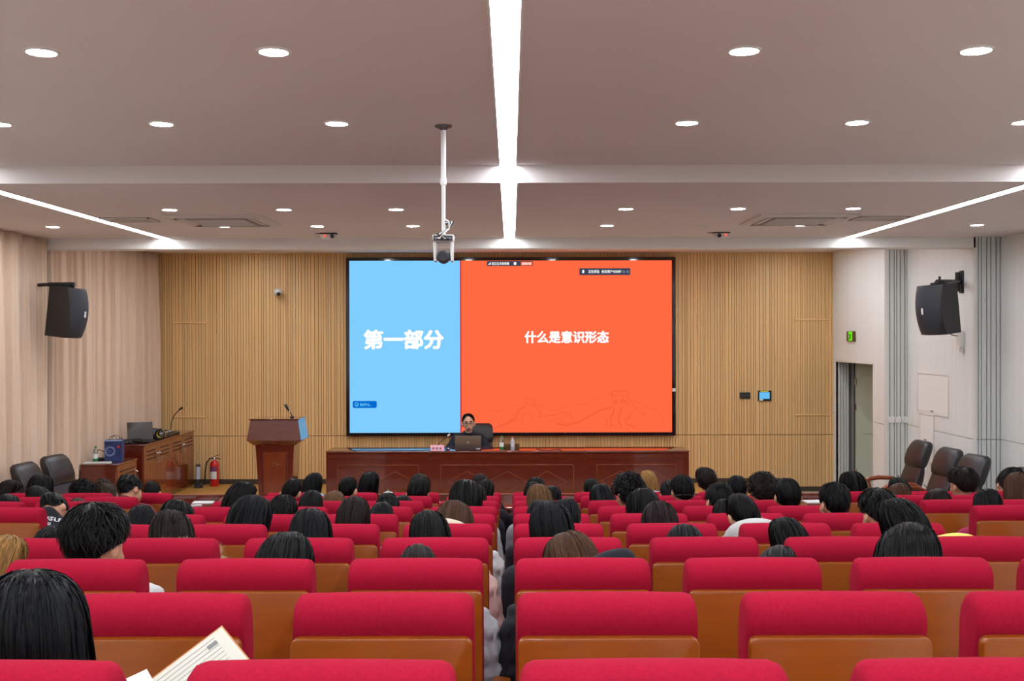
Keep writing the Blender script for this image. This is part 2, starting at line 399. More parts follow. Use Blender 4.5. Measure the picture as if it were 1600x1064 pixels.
for i, x in enumerate((-4.93, -3.09, -2.08, -1.05, 1.04, 2.07, 3.13, 5.03)):
    downlight(x, 11.73, H2, f'small downlight in the lower ceiling, row by the beam, {ORD[i]} from left' + (', unlit' if i == 5 else ''), on=(i != 5))
for r_, y in enumerate((14.6, 16.0)):
    for i, x in enumerate((-3.6, -2.2, -0.75, 0.75, 2.2, 3.6)):
        downlight(x, y, HS, f'stage ceiling downlight behind the beam, {("front", "rear")[r_]} row, {ORD[i]} from the left')
for i, x in enumerate((-4.9, 5.0)):
    downlight(x, 7.6, H1, f'outer downlight by the {"left" if i == 0 else "right"} wall, higher ceiling edge')

# air conditioning cassettes, ceiling grilles
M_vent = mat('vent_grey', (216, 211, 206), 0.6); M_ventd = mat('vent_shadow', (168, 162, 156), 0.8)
def cassette(x, y, label):
    t = empty('air_conditioner', (x, y, H2), 0, label, 'air conditioner', 'ceiling air conditioner cassettes')
    a, b = 0.49, 0.30
    def ring(r, z): return [(-r, -r, z), (r, -r, z), (r, r, z), (-r, r, z)]
    G().loft([ring(a, -0.001), ring(a, -0.018), ring(a - 0.03, -0.028), ring(b + 0.1, -0.03)], cap=False).build('panel_frame', M_vent, t, sharp=15)
    for k in range(4):
        g = G(); g.hexa([(-0.33, -0.385, -0.034), (0.33, -0.385, -0.034), (0.30, -0.315, -0.022), (-0.30, -0.315, -0.022)], [(-0.33, -0.385, -0.03), (0.33, -0.385, -0.03), (0.30, -0.315, -0.018), (-0.30, -0.315, -0.018)])
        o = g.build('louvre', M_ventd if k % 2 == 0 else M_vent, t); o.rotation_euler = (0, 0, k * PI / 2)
    G().box(-b, b, -b, b, -0.03, -0.012).build('intake_grille', M_ventd, t, bevel=0.004)
    for k in range(11):
        G().box(-b + 0.02, b - 0.02, -b + 0.03 + k * 0.054, -b + 0.045 + k * 0.054, -0.036, -0.029).build('grille_bar', M_vent, t)
cassette(-2.93, 11.1, 'square ceiling air conditioner cassette above the left seats')
cassette(2.93, 11.1, 'square ceiling air conditioner cassette above the right seats')
def grille(x, y, z, w, d, label):
    t = empty('ceiling_grille', (x, y, z), 0, label, 'vent', 'ceiling ventilation grilles')
    G().box(-w / 2, w / 2, -d / 2, d / 2, -0.004, -0.0005).build('backing', M_ventd, t)
    G().box(-w / 2, w / 2, -d / 2, -d / 2 + 0.02, -0.014, 0).box(-w / 2, w / 2, d / 2 - 0.02, d / 2, -0.014, 0).box(-w / 2, -w / 2 + 0.02, -d / 2, d / 2, -0.014, 0).box(w / 2 - 0.02, w / 2, -d / 2, d / 2, -0.014, 0).build('frame', M_vent, t)
    k = 0.045
    while k < w - 0.04:
        G().box(-w / 2 + k, -w / 2 + k + 0.016, -d / 2 + 0.02, d / 2 - 0.02, -0.011, -0.003).build('slat', M_vent, t); k += 0.04
grille(-3.86, 11.05, H2, 0.5, 0.36, 'small slatted grille in the ceiling beside the left light strip')
grille(3.74, 11.05, H2, 0.5, 0.36, 'small slatted grille in the ceiling beside the right light strip')
grille(PX(420, 17.1), 17.1, HS, 0.35, 0.35, 'small grille in the stage ceiling left of the screen')

# small projector-like ceiling cameras
for i, (px, lb) in enumerate(((514, 'small white ceiling sensor with red light, left of the screen'), (1127, 'small white ceiling sensor with red light, right of the screen'))):
    d = 12.55; t = empty('ceiling_sensor', (PX(px, d), d, H2), 0, lb, 'sensor', 'ceiling sensors by the beam')
    G().box(-0.10, 0.10, -0.05, 0.05, -0.012, 0).build('mount_plate', M_black, t, bevel=0.003)
    G().hexa([(-0.07, -0.05, -0.075), (0.085, -0.05, -0.075), (0.085, 0.05, -0.06), (-0.07, 0.05, -0.06)], [(-0.10, -0.06, -0.014), (0.09, -0.06, -0.014), (0.09, 0.05, -0.014), (-0.10, 0.05, -0.014)]).build('housing', M_whitepl, t, bevel=0.006, seg=2)
    G().lathe([(0.010, -0.067), (0.010, -0.058)], 12, (-0.035 + 0.08 * i, 0, -0.035), 'y').build('indicator', emat('red_led', (255, 60, 30), 3), t)
    G().lathe([(0.022, -0.07), (0.026, -0.05)], 14, (0.05 - 0.08 * i, 0, -0.04), 'y').build('lens', M_black, t)
    G().tube([(-0.1, 0, -0.006), (-0.135, 0.0, -0.004), (-0.16, 0, -0.0006 + 0.0)], 0.004, 6).build('cable', M_black, t)

# hanging camera on a white pole
d = 6.86; X = PX(693.5, d)
t = empty('hanging_camera', (X, d, H1), 0, 'white pan-tilt camera hanging from the ceiling on a long pole', 'camera')
G().lathe([(0.055, 0), (0.055, -0.012), (0.03, -0.02), (0.018, -0.03)], 20).build('ceiling_flange', M_metal, t)
zc = PZ(368, d) - H1
G().lathe([(0.016, -0.02), (0.016, -0.36)], 14).build('upper_pole', M_whitepl, t)
G().lathe([(0.019, -0.33), (0.0205, -0.335), (0.0205, -0.37), (0.019, -0.375)], 14).build('pole_collar', M_whitepl, t)
G().lathe([(0.013, -0.36), (0.013, zc)], 14).build('lower_pole', M_whitepl, t)
bw = 0.068
hs_ = G().hexa([(-bw * 0.94, -0.06, zc - 0.04), (bw * 0.94, -0.06, zc - 0.04), (bw * 0.94, 0.07, zc - 0.04), (-bw * 0.94, 0.07, zc - 0.04)], [(-bw, -0.065, zc), (bw, -0.065, zc), (bw, 0.07, zc), (-bw, 0.07, zc)]).build('base_housing', M_whitepl, t, bevel=0.004)
G().box(-bw * 0.86, bw * 0.86, -0.068, -0.06, zc - 0.037, zc - 0.004).build('connector_panel', M_black, hs_)
for k in range(5):
    G().box(-0.05 + k * 0.022, -0.036 + k * 0.022, -0.072, -0.066, zc - 0.028, zc - 0.014).build('socket', M_metal, hs_)
for s in (-1, 1):
    G().prism([(s * bw * 0.93, zc - 0.04), (s * bw * 0.62, zc - 0.04), (s * bw * 0.66, zc - 0.165), (s * bw * 0.9, zc - 0.165)], 'y', -0.04, 0.05).build('yoke_arm', M_whitepl, t, bevel=0.004)
hd = G().ellipsoid((0, 0.0, zc - 0.135), (0.043, 0.055, 0.043), 20, 12).build('camera_head', mat('camera_grey', (84, 88, 92), 0.45), t)
G().lathe([(0.028, -0.062), (0.03, -0.045)], 18, (0, 0, zc - 0.135), 'y').build('head_cap', M_dkmetal, hd)
G().lathe([(0.03, 0.05), (0.026, 0.066)], 18, (0, 0, zc - 0.135), 'y').build('lens', M_black, hd)
rnd = random.Random(4)
for k in range(4):
    G().tube([(0.012, -0.012, zc + 0.10 - 0.01 * k), (0.035 + 0.01 * k, -0.03, zc + 0.085), (0.04, -0.05, zc + 0.04), (0.0 - 0.012 * k, -0.09, zc - 0.0), (-0.02 + 0.018 * k, -0.085, zc - 0.025), (-0.03 + 0.02 * k, -0.07, zc - 0.02)], 0.0045, 7).build('cable', M_black if k % 2 else M_whitepl, t)

# ------------------------------------------------------------------ LED screen
SD = 17.78
scr = empty('led_screen', (0, SD, 0), 0, 'large LED wall screen showing blue panel left and orange red panel right', 'screen')
X0, X1, Z0, Z1 = PX(541, SD), PX(1055, SD), PZ(681, SD), PZ(402, SD); b = 0.055
xi0, xi1, zi0, zi1 = X0 + b, X1 - b, Z0 + b, Z1 - b; xs_ = PX(719.5, SD)
M_frame = mat('black_frame', (30, 24, 30), 0.12, coat=0.4)
G().box(X0, xi0, -0.02, WALL_D - SD - 0.02, Z0, Z1).build('frame_bar', M_frame, scr, bevel=0.004)
G().box(xi1, X1, -0.02, WALL_D - SD - 0.02, Z0, Z1).build('frame_bar', M_frame, scr, bevel=0.004)
G().box(xi0, xi1, -0.02, WALL_D - SD - 0.02, Z0, zi0).build('frame_bar', M_frame, scr, bevel=0.004)
G().box(xi0, xi1, -0.02, WALL_D - SD - 0.02, zi1, Z1).build('frame_bar', M_frame, scr, bevel=0.004)
E_blue = emat('screen_blue', (128, 206, 255), SCREEN_L); E_red = emat('screen_red', (255, 106, 66), SCREEN_L)
E_white = emat('screen_white', (255, 255, 255), SCREEN_L * 1.1); E_navy = emat('screen_navy', (62, 66, 86), SCREEN_L)
E_badge = emat('screen_badge', (0, 104, 206), SCREEN_L); E_cyan = emat('screen_cyan', (110, 220, 255), SCREEN_L)
E_orange = emat('screen_button', (240, 110, 60), SCREEN_L); E_line = emat('screen_line', (247, 96, 60), SCREEN_L * 0.97); E_edge = emat('screen_edge', (200, 10, 50), SCREEN_L)
bl = G().box(xi0, xs_, 0.0, 0.02, zi0, zi1).build('blue_display', E_blue, scr, smooth=False)
rd = G().box(xs_, xi1, 0.0, 0.02, zi0, zi1).build('red_display', E_red, scr, smooth=False)
G().box(xs_ - 0.006, xs_ + 0.012, -0.003, 0.0, zi0, zi1).build('display_edge', E_edge, rd, smooth=False)
G().box(X1 - b + 0.004, X1 + 0.004, -0.03, -0.018, PZ(612, SD), PZ(607, SD)).build('frame_label', M_whitepl, scr, smooth=False)

def text_mesh(body, bold=0.0, ext=0.0):
    cu = bpy.data.curves.new('txt', 'FONT'); cu.body = body; cu.extrude = ext; cu.resolution_u = 3
    o = bpy.data.objects.new('txt', cu); C.objects.link(o)
    dg = bpy.context.evaluated_depsgraph_get(); me = bpy.data.meshes.new_from_object(o.evaluated_get(dg))
    bpy.data.objects.remove(o); bpy.data.curves.remove(cu)
    if bold:      # heavier strokes: overlaid copies shifted a little each way
        n = len(me.vertices); co = np.empty(n * 3); me.vertices.foreach_get('co', co); co = co.reshape(-1, 3); fc = [tuple(p.vertices) for p in me.polygons]
        V = []; Fc = []
        for dx, dy in ((0, 0), (bold, 0), (-bold, 0), (0, bold * 0.8), (0, -bold * 0.8), (bold * .7, bold * .6), (-bold * .7, bold * .6), (bold * .7, -bold * .6), (-bold * .7, -bold * .6)):
            b0 = len(V); V += (co + np.array([dx, dy, 0])).tolist(); Fc += [tuple(i + b0 for i in q) for q in fc]
        bpy.data.meshes.remove(me); me = bpy.data.meshes.new('txt'); me.from_pydata(V, [], Fc)
    return me
def text(name, body, m, parent, x0, x1, z0, z1, y, bold=0.0, face=(1, 0, 0), ext=0.0):
    """text fitted in a box on a plane facing -Y (local coordinates)"""
    me = text_mesh(body, bold, ext); n = len(me.vertices)
    if not n: return None
    co = np.empty(n * 3); me.vertices.foreach_get('co', co); co = co.reshape(-1, 3)
    lo, hi = co.min(0), co.max(0); sp = np.maximum(hi - lo, 1e-6)
    out = np.empty_like(co)
    out[:, 0] = x0 + (co[:, 0] - lo[0]) / sp[0] * (x1 - x0)
    out[:, 2] = z0 + (co[:, 1] - lo[1]) / sp[1] * (z1 - z0)
    out[:, 1] = y
    me.vertices.foreach_set('co', out.ravel()); me.update()
    me.name = name; me.materials.clear()
    return link(name, me, m, parent)
def sbox(name, px0, px1, py0, py1, m, parent, y=-0.003, r=None):
    x0, x1, z0, z1 = PX(px0, SD), PX(px1, SD), PZ(py1, SD), PZ(py0, SD)
    g = G()
    if r: g.prism(rrect(x0, x1, z0, z1, r), 'y', y, 0.0)
    else: g.box(x0, x1, y, 0.0, z0, z1)
    return g.build(name, m, parent, smooth=False)
def stext(body, px0, px1, py0, py1, m, parent, y=-0.006, bold=0.02):
    return text('lettering', body, m, parent, PX(px0, SD), PX(px1, SD), PZ(py1, SD), PZ(py0, SD), y, bold)
stext('第一部分', 568, 693.5, 514.5, 545.5, E_white, bl, bold=0.045)
stext('什么是意识形态', 819.5, 951.5, 517, 536.5, E_white, rd, bold=0.04)
bd = sbox('message_badge', 551, 588.5, 626, 637, E_badge, bl, r=0.025)
stext('说点什么...', 562, 580, 629, 634, E_cyan, bl)
def sring(px, py, r, m, parent):
    cx, cz = PX(px, SD), PZ(py, SD)
    G().loft([[(cx + q * math.cos(2 * PI * k / 20), yy, cz + q * math.sin(2 * PI * k / 20)) for k in range(20)] for q, yy in ((r, -0.004), (r, -0.006), (r * 0.72, -0.006), (r * 0.72, -0.004))], cap=False).build('smile_ring', m, parent, smooth=False)
    G().tube([(cx - r * 0.4, -0.006, cz - r * 0.1), (cx, -0.006, cz - r * 0.4), (cx + r * 0.4, -0.006, cz - r * 0.1)], 0.004, 4).build('smile', m, parent, smooth=False)
sring(557, 631.5, 0.032, E_cyan, bl)
sbox('share_bar', 761, 833, 408, 415.5, E_navy, rd, r=0.02)
for k in range(3):
    sbox('signal_bar', 763 + k * 1.6, 764 + k * 1.6, 413.6 - 1.3 * (k + 1), 413.8, E_white, rd, y=-0.005)
stext('您正在共享屏幕', 768.5, 796, 409.6, 414.2, E_white, rd)
sbox('microphone_icon', 803, 807, 409.5, 414, E_white, rd, y=-0.005, r=0.012)
sbox('stop_button', 814, 832, 409, 414.8, E_orange, rd, y=-0.005, r=0.012)
stext('结束共享', 816, 830.5, 410, 414, E_white, rd, y=-0.008)
sbox('speaking_bar', 905.5, 985, 419.5, 430, E_navy, rd)
sbox('microphone_icon', 910, 913, 422, 427, E_white, rd, y=-0.005, r=0.012)
stext('正在讲话:', 919.5, 937, 422, 427, E_white, rd)
stext('会议用户433087', 940, 971, 422, 427, E_white, rd)
sbox('control_icon', 973, 977, 423, 427, emat('screen_grey', (110, 120, 130), SCREEN_L), rd, y=-0.005, r=0.012)
sbox('control_icon', 979, 983, 423, 427, emat('screen_grey', (110, 120, 130), SCREEN_L), rd, y=-0.005, r=0.012)
# faint line drawing of a hill wall with two towers along the bottom of the red panel
def sline(pts, w=0.008):
    P = [(PX(720 + a / 4.706, SD), PZ(580 + c_ / 4.706, SD)) for a, c_ in pts]; g = G()
    for (xa, za), (xb, zb) in zip(P[:-1], P[1:]):
        L = math.hypot(xb - xa, zb - za) or 1; nx, nz = -(zb - za) / L * w / 2, (xb - xa) / L * w / 2
        g.add([(xa + nx, -0.003, za + nz), (xb + nx, -0.003, zb + nz), (xb - nx, -0.003, zb - nz), (xa - nx, -0.003, za - nz)], [(0, 1, 2, 3)])
    g.build('drawn_line', E_line, rd, smooth=False)
for pts, w in (([(180, 310), (230, 282), (290, 295), (350, 258), (400, 245), (465, 262)], .006), ([(250, 420), (330, 385), (400, 345), (420, 290), (470, 262)], .022),
            ([(300, 415), (380, 372), (440, 345), (470, 300)], .01), ([(470, 270), (470, 215), (462, 212), (462, 200), (482, 200), (482, 207), (502, 207), (502, 198), (520, 198), (520, 207), (538, 207), (538, 200), (542, 212), (536, 218), (538, 262)], .008),
            ([(470, 222), (538, 222)], .007), ([(484, 250), (484, 236), (494, 236), (494, 250)], .012), ([(510, 250), (510, 236), (520, 236), (520, 250)], .012),
            ([(538, 245), (560, 268), (585, 300), (580, 330)], .014), ([(545, 245), (610, 265), (680, 295), (760, 265), (850, 245), (930, 250)], .006), ([(560, 335), (640, 330), (700, 318), (760, 305), (810, 312), (812, 345)], .013),
            ([(640, 370), (700, 360), (710, 350), (760, 345)], .008), ([(700, 385), (780, 400), (860, 380), (940, 335), (1020, 290), (1110, 265)], .022), ([(720, 370), (800, 385), (880, 365)], .008),
            ([(850, 245), (940, 240), (985, 205), (1030, 195), (1080, 200)], .006), ([(1115, 265), (1115, 180), (1110, 172), (1112, 145), (1140, 145), (1140, 152), (1165, 152), (1165, 145), (1200, 145), (1200, 152), (1222, 152), (1226, 145), (1228, 175), (1222, 182), (1228, 262)], .012),
            ([(1112, 180), (1228, 180)], .01), ([(1130, 240), (1130, 215), (1150, 215), (1150, 240)], .02), ([(1180, 240), (1180, 215), (1205, 215), (1205, 240)], .02), ([(1085, 175), (1112, 158)], .012),
            ([(1228, 190), (1260, 235), (1300, 290), (1360, 320)], .012), ([(1240, 200), (1330, 250), (1420, 280), (1480, 330), (1500, 410)], .006), ([(1130, 268), (1120, 310), (1100, 350), (1110, 410)], .02), ([(1180, 265), (1170, 320), (1155, 360), (1180, 415)], .02),
            ([(1260, 310), (1240, 340), (1210, 360), (1220, 395), (1280, 412)], .016), ([(1060, 345), (1080, 380), (1060, 415)], .012), ([(460, 360), (450, 385), (470, 400)], .008), ([(490, 300), (510, 330), (540, 350)], .008)):
    sline(pts, w)

# wall devices
t = empty('dome_camera', (PX(437, WALL_D), WALL_D - 0.016, PZ(456, WALL_D)), 0, 'white wall camera on the oak slats, upper left of the screen', 'camera')
G().lathe([(0.05, 0.0), (0.055, -0.03), (0.045, -0.05)], 16, axis='y').build('mount', M_whitepl, t)
o = G().ellipsoid((0.0, -0.10, -0.005), (0.075, 0.085, 0.062), 16, 10).build('housing', M_whitepl, t)
G().ellipsoid((0.02, -0.15, -0.03), (0.038, 0.042, 0.036), 12, 8).build('lens_dome', M_black, o)
t = empty('switch_panel', (PX(1163.5, WALL_D), WALL_D - 0.016, PZ(618.5, WALL_D)), 0, 'small black switch panel on the oak wall beside the touch screen', 'switch')
w, h = 0.085, 0.055
G().box(-w, w, -0.022, 0, -h, h).build('plate', M_black, t, bevel=0.004)
G().box(-w, w, -0.026, -0.02, h - 0.012, h).build('top_edge', M_metal, t)
for k in (-1, 0, 1): G().box(k * 0.05 - 0.017, k * 0.05 + 0.017, -0.025, -0.02, -0.002, 0.006).build('key', M_metal, t)
t = empty('touch_panel', (PX(1194, WALL_D), WALL_D - 0.016, PZ(619, WALL_D)), 0, 'black wall touch panel with a lit blue screen', 'control panel')
w, h = 0.108, 0.085
G().box(-w, w, -0.03, 0, -h, h).build('case', M_black, t, bevel=0.005)
G().box(-w + 0.02, w - 0.03, -0.033, -0.029, -h + 0.035, h - 0.025).build('display', emat('panel_blue', (110, 200, 255), 0.9), t, smooth=False)
G().box(-w + 0.02, -w + 0.08, -0.033, -0.029, -h + 0.008, -h + 0.032).build('display_footer', emat('panel_grey', (190, 210, 210), 0.8), t, smooth=False)
G().box(-w + 0.035, w - 0.05, -0.033, -0.029, h - 0.016, h - 0.004).build('status_bar', emat('panel_yellow', (225, 215, 60), 0.8), t, smooth=False)

# exit sign on door wall (faces -X)
ys = XRA * F / (1332 - VX)
t = empty('exit_sign', (XRA - 0.008, ys, PZ(526.5, ys)), -PI / 2, 'small green running man exit sign above the doorway', 'exit sign')
G().box(-0.2, 0.2, -0.025, 0, -0.08, 0.08).build('case', mat('sign_bronze', (96, 84, 58), 0.4, 0.5), t, bevel=0.01, seg=2)
E_g = emat('exit_green', (120, 240, 30), 1.0); M_run = mat('exit_dark_green', (18, 80, 26), 0.5)
gp = G().box(-0.07, 0.09, -0.03, -0.024, -0.068, 0.072).build('lit_panel', E_g, t, smooth=False)
for pts, r in (([(0.012, 0.028), (0.0, -0.008)], 0.011), ([(0.012, 0.022), (0.045, 0.012), (0.055, -0.008)], 0.006), ([(0.01, 0.022), (-0.02, 0.016), (-0.034, 0.03)], 0.006), ([(0.0, -0.008), (0.03, -0.022), (0.022, -0.052)], 0.008), ([(0.0, -0.008), (-0.016, -0.034), (-0.046, -0.04)], 0.008)):
    G().tube([(a, -0.031, c_) for a, c_ in pts], r, 6).build('running_figure', M_run, gp)
G().lathe([(0.011, -0.033), (0.011, -0.029)], 12, (0.018, 0, 0.048), 'y').build('running_figure', M_run, gp)
# switches on the ribbed return and wall C
for i, px in enumerate((1392, 1402.5, 1413)):
    t = empty('light_switch', (PX(px, DB), DB - 0.02, PZ(657, DB)), 0, f'white double light switch on the grey ribbed return, {ORD[i]} from the left', 'switch', 'row of wall switches')
    G().box(-0.045, 0.045, -0.014, 0, -0.045, 0.045).build('plate', M_whitepl, t, bevel=0.004)
    for s in (-1, 1): G().box(s * 0.02 - 0.017, s * 0.02 + 0.017, -0.019, -0.013, -0.033, 0.033).build('rocker', M_whitepl, t, bevel=0.002)
yd = XRC * F / (1425.5 - VX)
t = empty('light_switch', (XRC - 0.008, yd, PZ(658, yd)), -PI / 2, 'single white switch on the pale wall right of the switch row', 'switch', 'row of wall switches')
G().box(-0.045, 0.045, -0.012, 0, -0.045, 0.045).build('plate', M_whitepl, t, bevel=0.004)
G().box(-0.02, 0.02, -0.017, -0.011, -0.033, 0.033).build('rocker', M_whitepl, t, bevel=0.002)
# access hatches on wall C
for i, (xa, xb, ya, yb, lb) in enumerate(((1435, 1484, 582, 645, 'upper'), (1438, 1461, 645, 720, 'lower'))):
    y1, y0 = XRC * F / (xa - VX), XRC * F / (xb - VX); zt, zb = PZ(ya, y1), PZ(yb, y1)
    t = empty('wall_hatch', (XRC - 0.008, y0, zb), 0, f'{lb} pale access hatch in the right wall below the loudspeaker', 'hatch')
    w, h = y1 - y0, zt - zb
    G().box(-0.012, 0, 0, 0.025, 0, h).build('frame_bar', M_trim, t, bevel=0.003); G().box(-0.012, 0, w - 0.025, w, 0, h).build('frame_bar', M_trim, t, bevel=0.003)
    G().box(-0.012, 0, 0.025, w - 0.025, 0, 0.025).build('frame_bar', M_trim, t, bevel=0.003); G().box(-0.012, 0, 0.025, w - 0.025, h - 0.025, h).build('frame_bar', M_trim, t, bevel=0.003)
    G().box(-0.006, 0.0, 0.03, w - 0.03, 0.03, h - 0.03).build('hatch_door', M_white, t)
    for k in (0.03, 0.09): G().lathe([(0.012, -0.014), (0.012, 0)], 10, (0, w * 0.45 + k, h * (0.08 if i == 0 else 0.45)), 'x').build('latch', M_metal, t)
ye = XRC * F / (1506 - VX)
t = empty('wall_detector', (XRC - 0.008, ye, PZ(532, ye)), -PI / 2, 'white rounded infrared detector on the right wall under the loudspeaker bracket', 'detector')
G().prism(rrect(-0.055, 0.055, -0.12, 0.12, 0.04), 'y', -0.06, 0.0).build('housing', M_whitepl, t, bevel=0.012, seg=2)
G().prism(rrect(-0.04, 0.04, -0.07, 0.09, 0.03), 'y', -0.064, -0.055).build('window', mat('detector_window', (208, 206, 196), 0.4), t)
for s in (-1, 1): G().lathe([(0.016, -0.05), (0.018, 0.0)], 10, (s * 0.028, -0.02, -0.115)).build('sensor_foot', M_whitepl, t)

# ------------------------------------------------------------------ loudspeakers
def loudspeaker(loc, rz, tilt, w, h, label, bracket):
    t = empty('loudspeaker', loc, rz, label, 'loudspeaker', 'wall loudspeakers')
    # plan: front bowed, tapered back;  front faces local -Y
    plan = [(-w / 2, -0.10), (-w * 0.28, -0.155), (0, -0.175), (w * 0.28, -0.155), (w / 2, -0.10), (w * 0.34, 0.20), (-w * 0.34, 0.20)]
    def sec(z, k): return [(x * (1 - 0.0 * k), y + (0.05 * abs(k) ** 2 if y < 0 else 0), z) for x, y in plan]
    b_ = G().loft([sec(-h / 2 + h * k / 8, (k - 4) / 4) for k in range(9)]).build('cabinet', M_black, t, bevel=0.0, sharp=25); b_.rotation_euler = (tilt, 0, 0)
    plan2 = [(-w * 0.47, -0.108), (-w * 0.28, -0.162), (0, -0.182), (w * 0.28, -0.162), (w * 0.47, -0.108)]
    def sec2(z, k): return [(x, y + 0.05 * abs(k) ** 2, z) for x, y in plan2] + [(x, y + 0.05 * abs(k) ** 2 + 0.02, z) for x, y in plan2[::-1]]
    gr = G().loft([sec2((-h / 2 + 0.02) + (h - 0.04) * k / 8, (k - 4) / 4) for k in range(9)]).build('grille', M_speaker, t, sharp=25); gr.rotation_euler = (tilt, 0, 0)
    bd_ = G().box(-0.012, 0.012, -0.19, -0.178, -0.04, 0.03).build('badge', M_whitepl, t, bevel=0.002); bd_.rotation_euler = (tilt, 0, 0)
    G().box(-0.06, 0.06, -0.03, 0.12, h / 2 + 0.0, h / 2 + 0.025).build('top_bracket', M_dkmetal, t, bevel=0.004)
    return t
def world_pts(t, pts):
    """room offsets from the thing's origin -> its local coordinates"""
    r = t.rotation_euler[2]; c, q = math.cos(-r), math.sin(-r)
    return [(x * c - y * q, x * q + y * c, z) for x, y, z in pts]
d = 12.75; X = PX(110, d)
t = loudspeaker((X, d, PZ(487, d)), math.radians(86), math.radians(6), 0.46, 0.58, 'black wall loudspeaker hanging in front of the beige curtains', None)
G().tube(world_pts(t, [(-0.02, 0.0, 0.325), (-0.3, 0.1, 0.335), (-0.66, 0.42, 0.335)]), 0.022, 8).build('arm', M_dkmetal, t)
G().tube(world_pts(t, [(-0.24, 0.0, 0.325), (0.06, -0.02, 0.325)]), 0.03, 8).build('swivel_bar', M_dkmetal, t)
G().tube(world_pts(t, [(-0.66, 0.42, 0.22), (-0.66, 0.42, 0.45)]), 0.05, 8).build('wall_plate', M_dkmetal, t)
d = 12.75; X = PX(1462, d)
t = loudspeaker((X, d, PZ(485, d)), math.radians(-74), math.radians(6), 0.47, 0.58, 'black wall loudspeaker on a bracket at the pale right wall', None)
WX = XRC - 0.015 - X; WY = 13.24 + 0.28 - d
G().tube(world_pts(t, [(0.0, 0.0, 0.30), (0.02, 0.0, 0.33), (WX * 0.5, WY * 0.4, 0.345), (WX - 0.02, WY, 0.36)]), 0.024, 8).build('arm', M_dkmetal, t)
G().tube(world_pts(t, [(0.06, 0.03, 0.32), (0.06, 0.03, 0.39)]), 0.014, 8).build('knob', M_dkmetal, t)
G().tube(world_pts(t, [(WX - 0.05, WY, 0.24), (WX - 0.05, WY, 0.48)]), 0.03, 8).build('pivot_bar', M_dkmetal, t)
o = G().box(-0.012, 0.012, -0.055, 0.055, -0.14, 0.14).build('wall_plate', M_dkmetal, t, bevel=0.006); o.location = world_pts(t, [(WX, WY, 0.36)])[0]; o.rotation_euler = (0, 0, -t.rotation_euler[2])
G().tube(world_pts(t, [(0.16, 0.1, -0.26), (0.28, 0.2, -0.30), (0.42, 0.4, -0.31)]), 0.007, 6).build('cable', M_black, t)

# ------------------------------------------------------------------ podium
d = 15.2; X = PX(427.5, d)
t = empty('podium', (X, d, 0), 0, 'mahogany lectern with flared top standing left of the screen', 'lectern')
def frus(z0, w0, y00, y01, z1, w1, y10, y11):
    return G().hexa([(-w0 / 2, y00, z0), (w0 / 2, y00, z0), (w0 / 2, y01, z0), (-w0 / 2, y01, z0)], [(-w1 / 2, y10, z1), (w1 / 2, y10, z1), (w1 / 2, y11, z1), (-w1 / 2, y11, z1)])
M_podside = M_mahog
frus(0.0, 0.50, 0.06, 0.48, 0.05, 0.50, 0.06, 0.48).build('plinth', M_mahog, t, bevel=0.004)
frus(0.05, 0.45, 0.08, 0.46, 0.90, 0.545, 0.06, 0.50).build('body', M_mahog, t, bevel=0.004)
frus(0.90, 0.60, 0.04, 0.53, 0.965, 0.76, 0.0, 0.56).build('bevelled_skirt', M_mahog, t, bevel=0.003)
frus(0.965, 0.76, 0.0, 0.56, 1.25, 0.665, 0.02, 0.55).build('upper_box', M_mahog, t, bevel=0.004)
frus(1.25, 0.69, 0.005, 0.57, 1.267, 0.69, 0.005, 0.57).build('top_board', M_mahog, t, bevel=0.004)
pf = G()
for x0, x1, z0, z1 in ((-0.18, 0.18, 0.80, 0.82), (-0.165, 0.165, 0.20, 0.22), (-0.18, -0.16, 0.22, 0.80), (0.16, 0.18, 0.22, 0.80)):
    pf.box(x0, x1, 0.052, 0.075, z0, z1)
pf.build('panel_moulding', M_mahog, t, bevel=0.003)
pn = G().hexa([(-0.16, 0.068, 0.22), (0.16, 0.068, 0.22), (0.16, 0.09, 0.22), (-0.16, 0.09, 0.22)], [(-0.16, 0.06, 0.80), (0.16, 0.06, 0.80), (0.16, 0.09, 0.80), (-0.16, 0.09, 0.80)]).build('front_panel', M_mahog2, t)
g = G()
for k in range(10):
    a = 2 * PI * k / 10; r = 0.085 if k % 2 == 0 else 0.05
    g.tube([(0.02 * math.sin(a), 0.058, 0.62 + 0.02 * math.cos(a)), (r * math.sin(a + 0.2), 0.058, 0.62 + r * math.cos(a + 0.2))], [0.007, 0.002], 5)
tag(g.build('carved_flower', mat('carved_wood', (136, 66, 24), 0.4), pn), kind='stuff')
m_ = empty('microphone', (X + 0.20, d + 0.28, 1.267), 0, 'black gooseneck microphone standing on the lectern', 'microphone')
G().lathe([(0.03, 0), (0.03, 0.012), (0.012, 0.02)], 14).build('base', M_black, m_)
G().tube([(0, 0, 0.015), (-0.012, 0, 0.05), (-0.035, 0, 0.085)], 0.006, 8).build('gooseneck', M_black, m_)
G().tube([(-0.035, 0, 0.083), (-0.042, 0, 0.093)], 0.013, 10).build('ring', M_whitepl, m_)
G().tube([(-0.042, 0, 0.09), (-0.075, 0, 0.145), (-0.10, 0, 0.185)], [0.012, 0.02, 0.018], 12).build('capsule', M_black, m_)

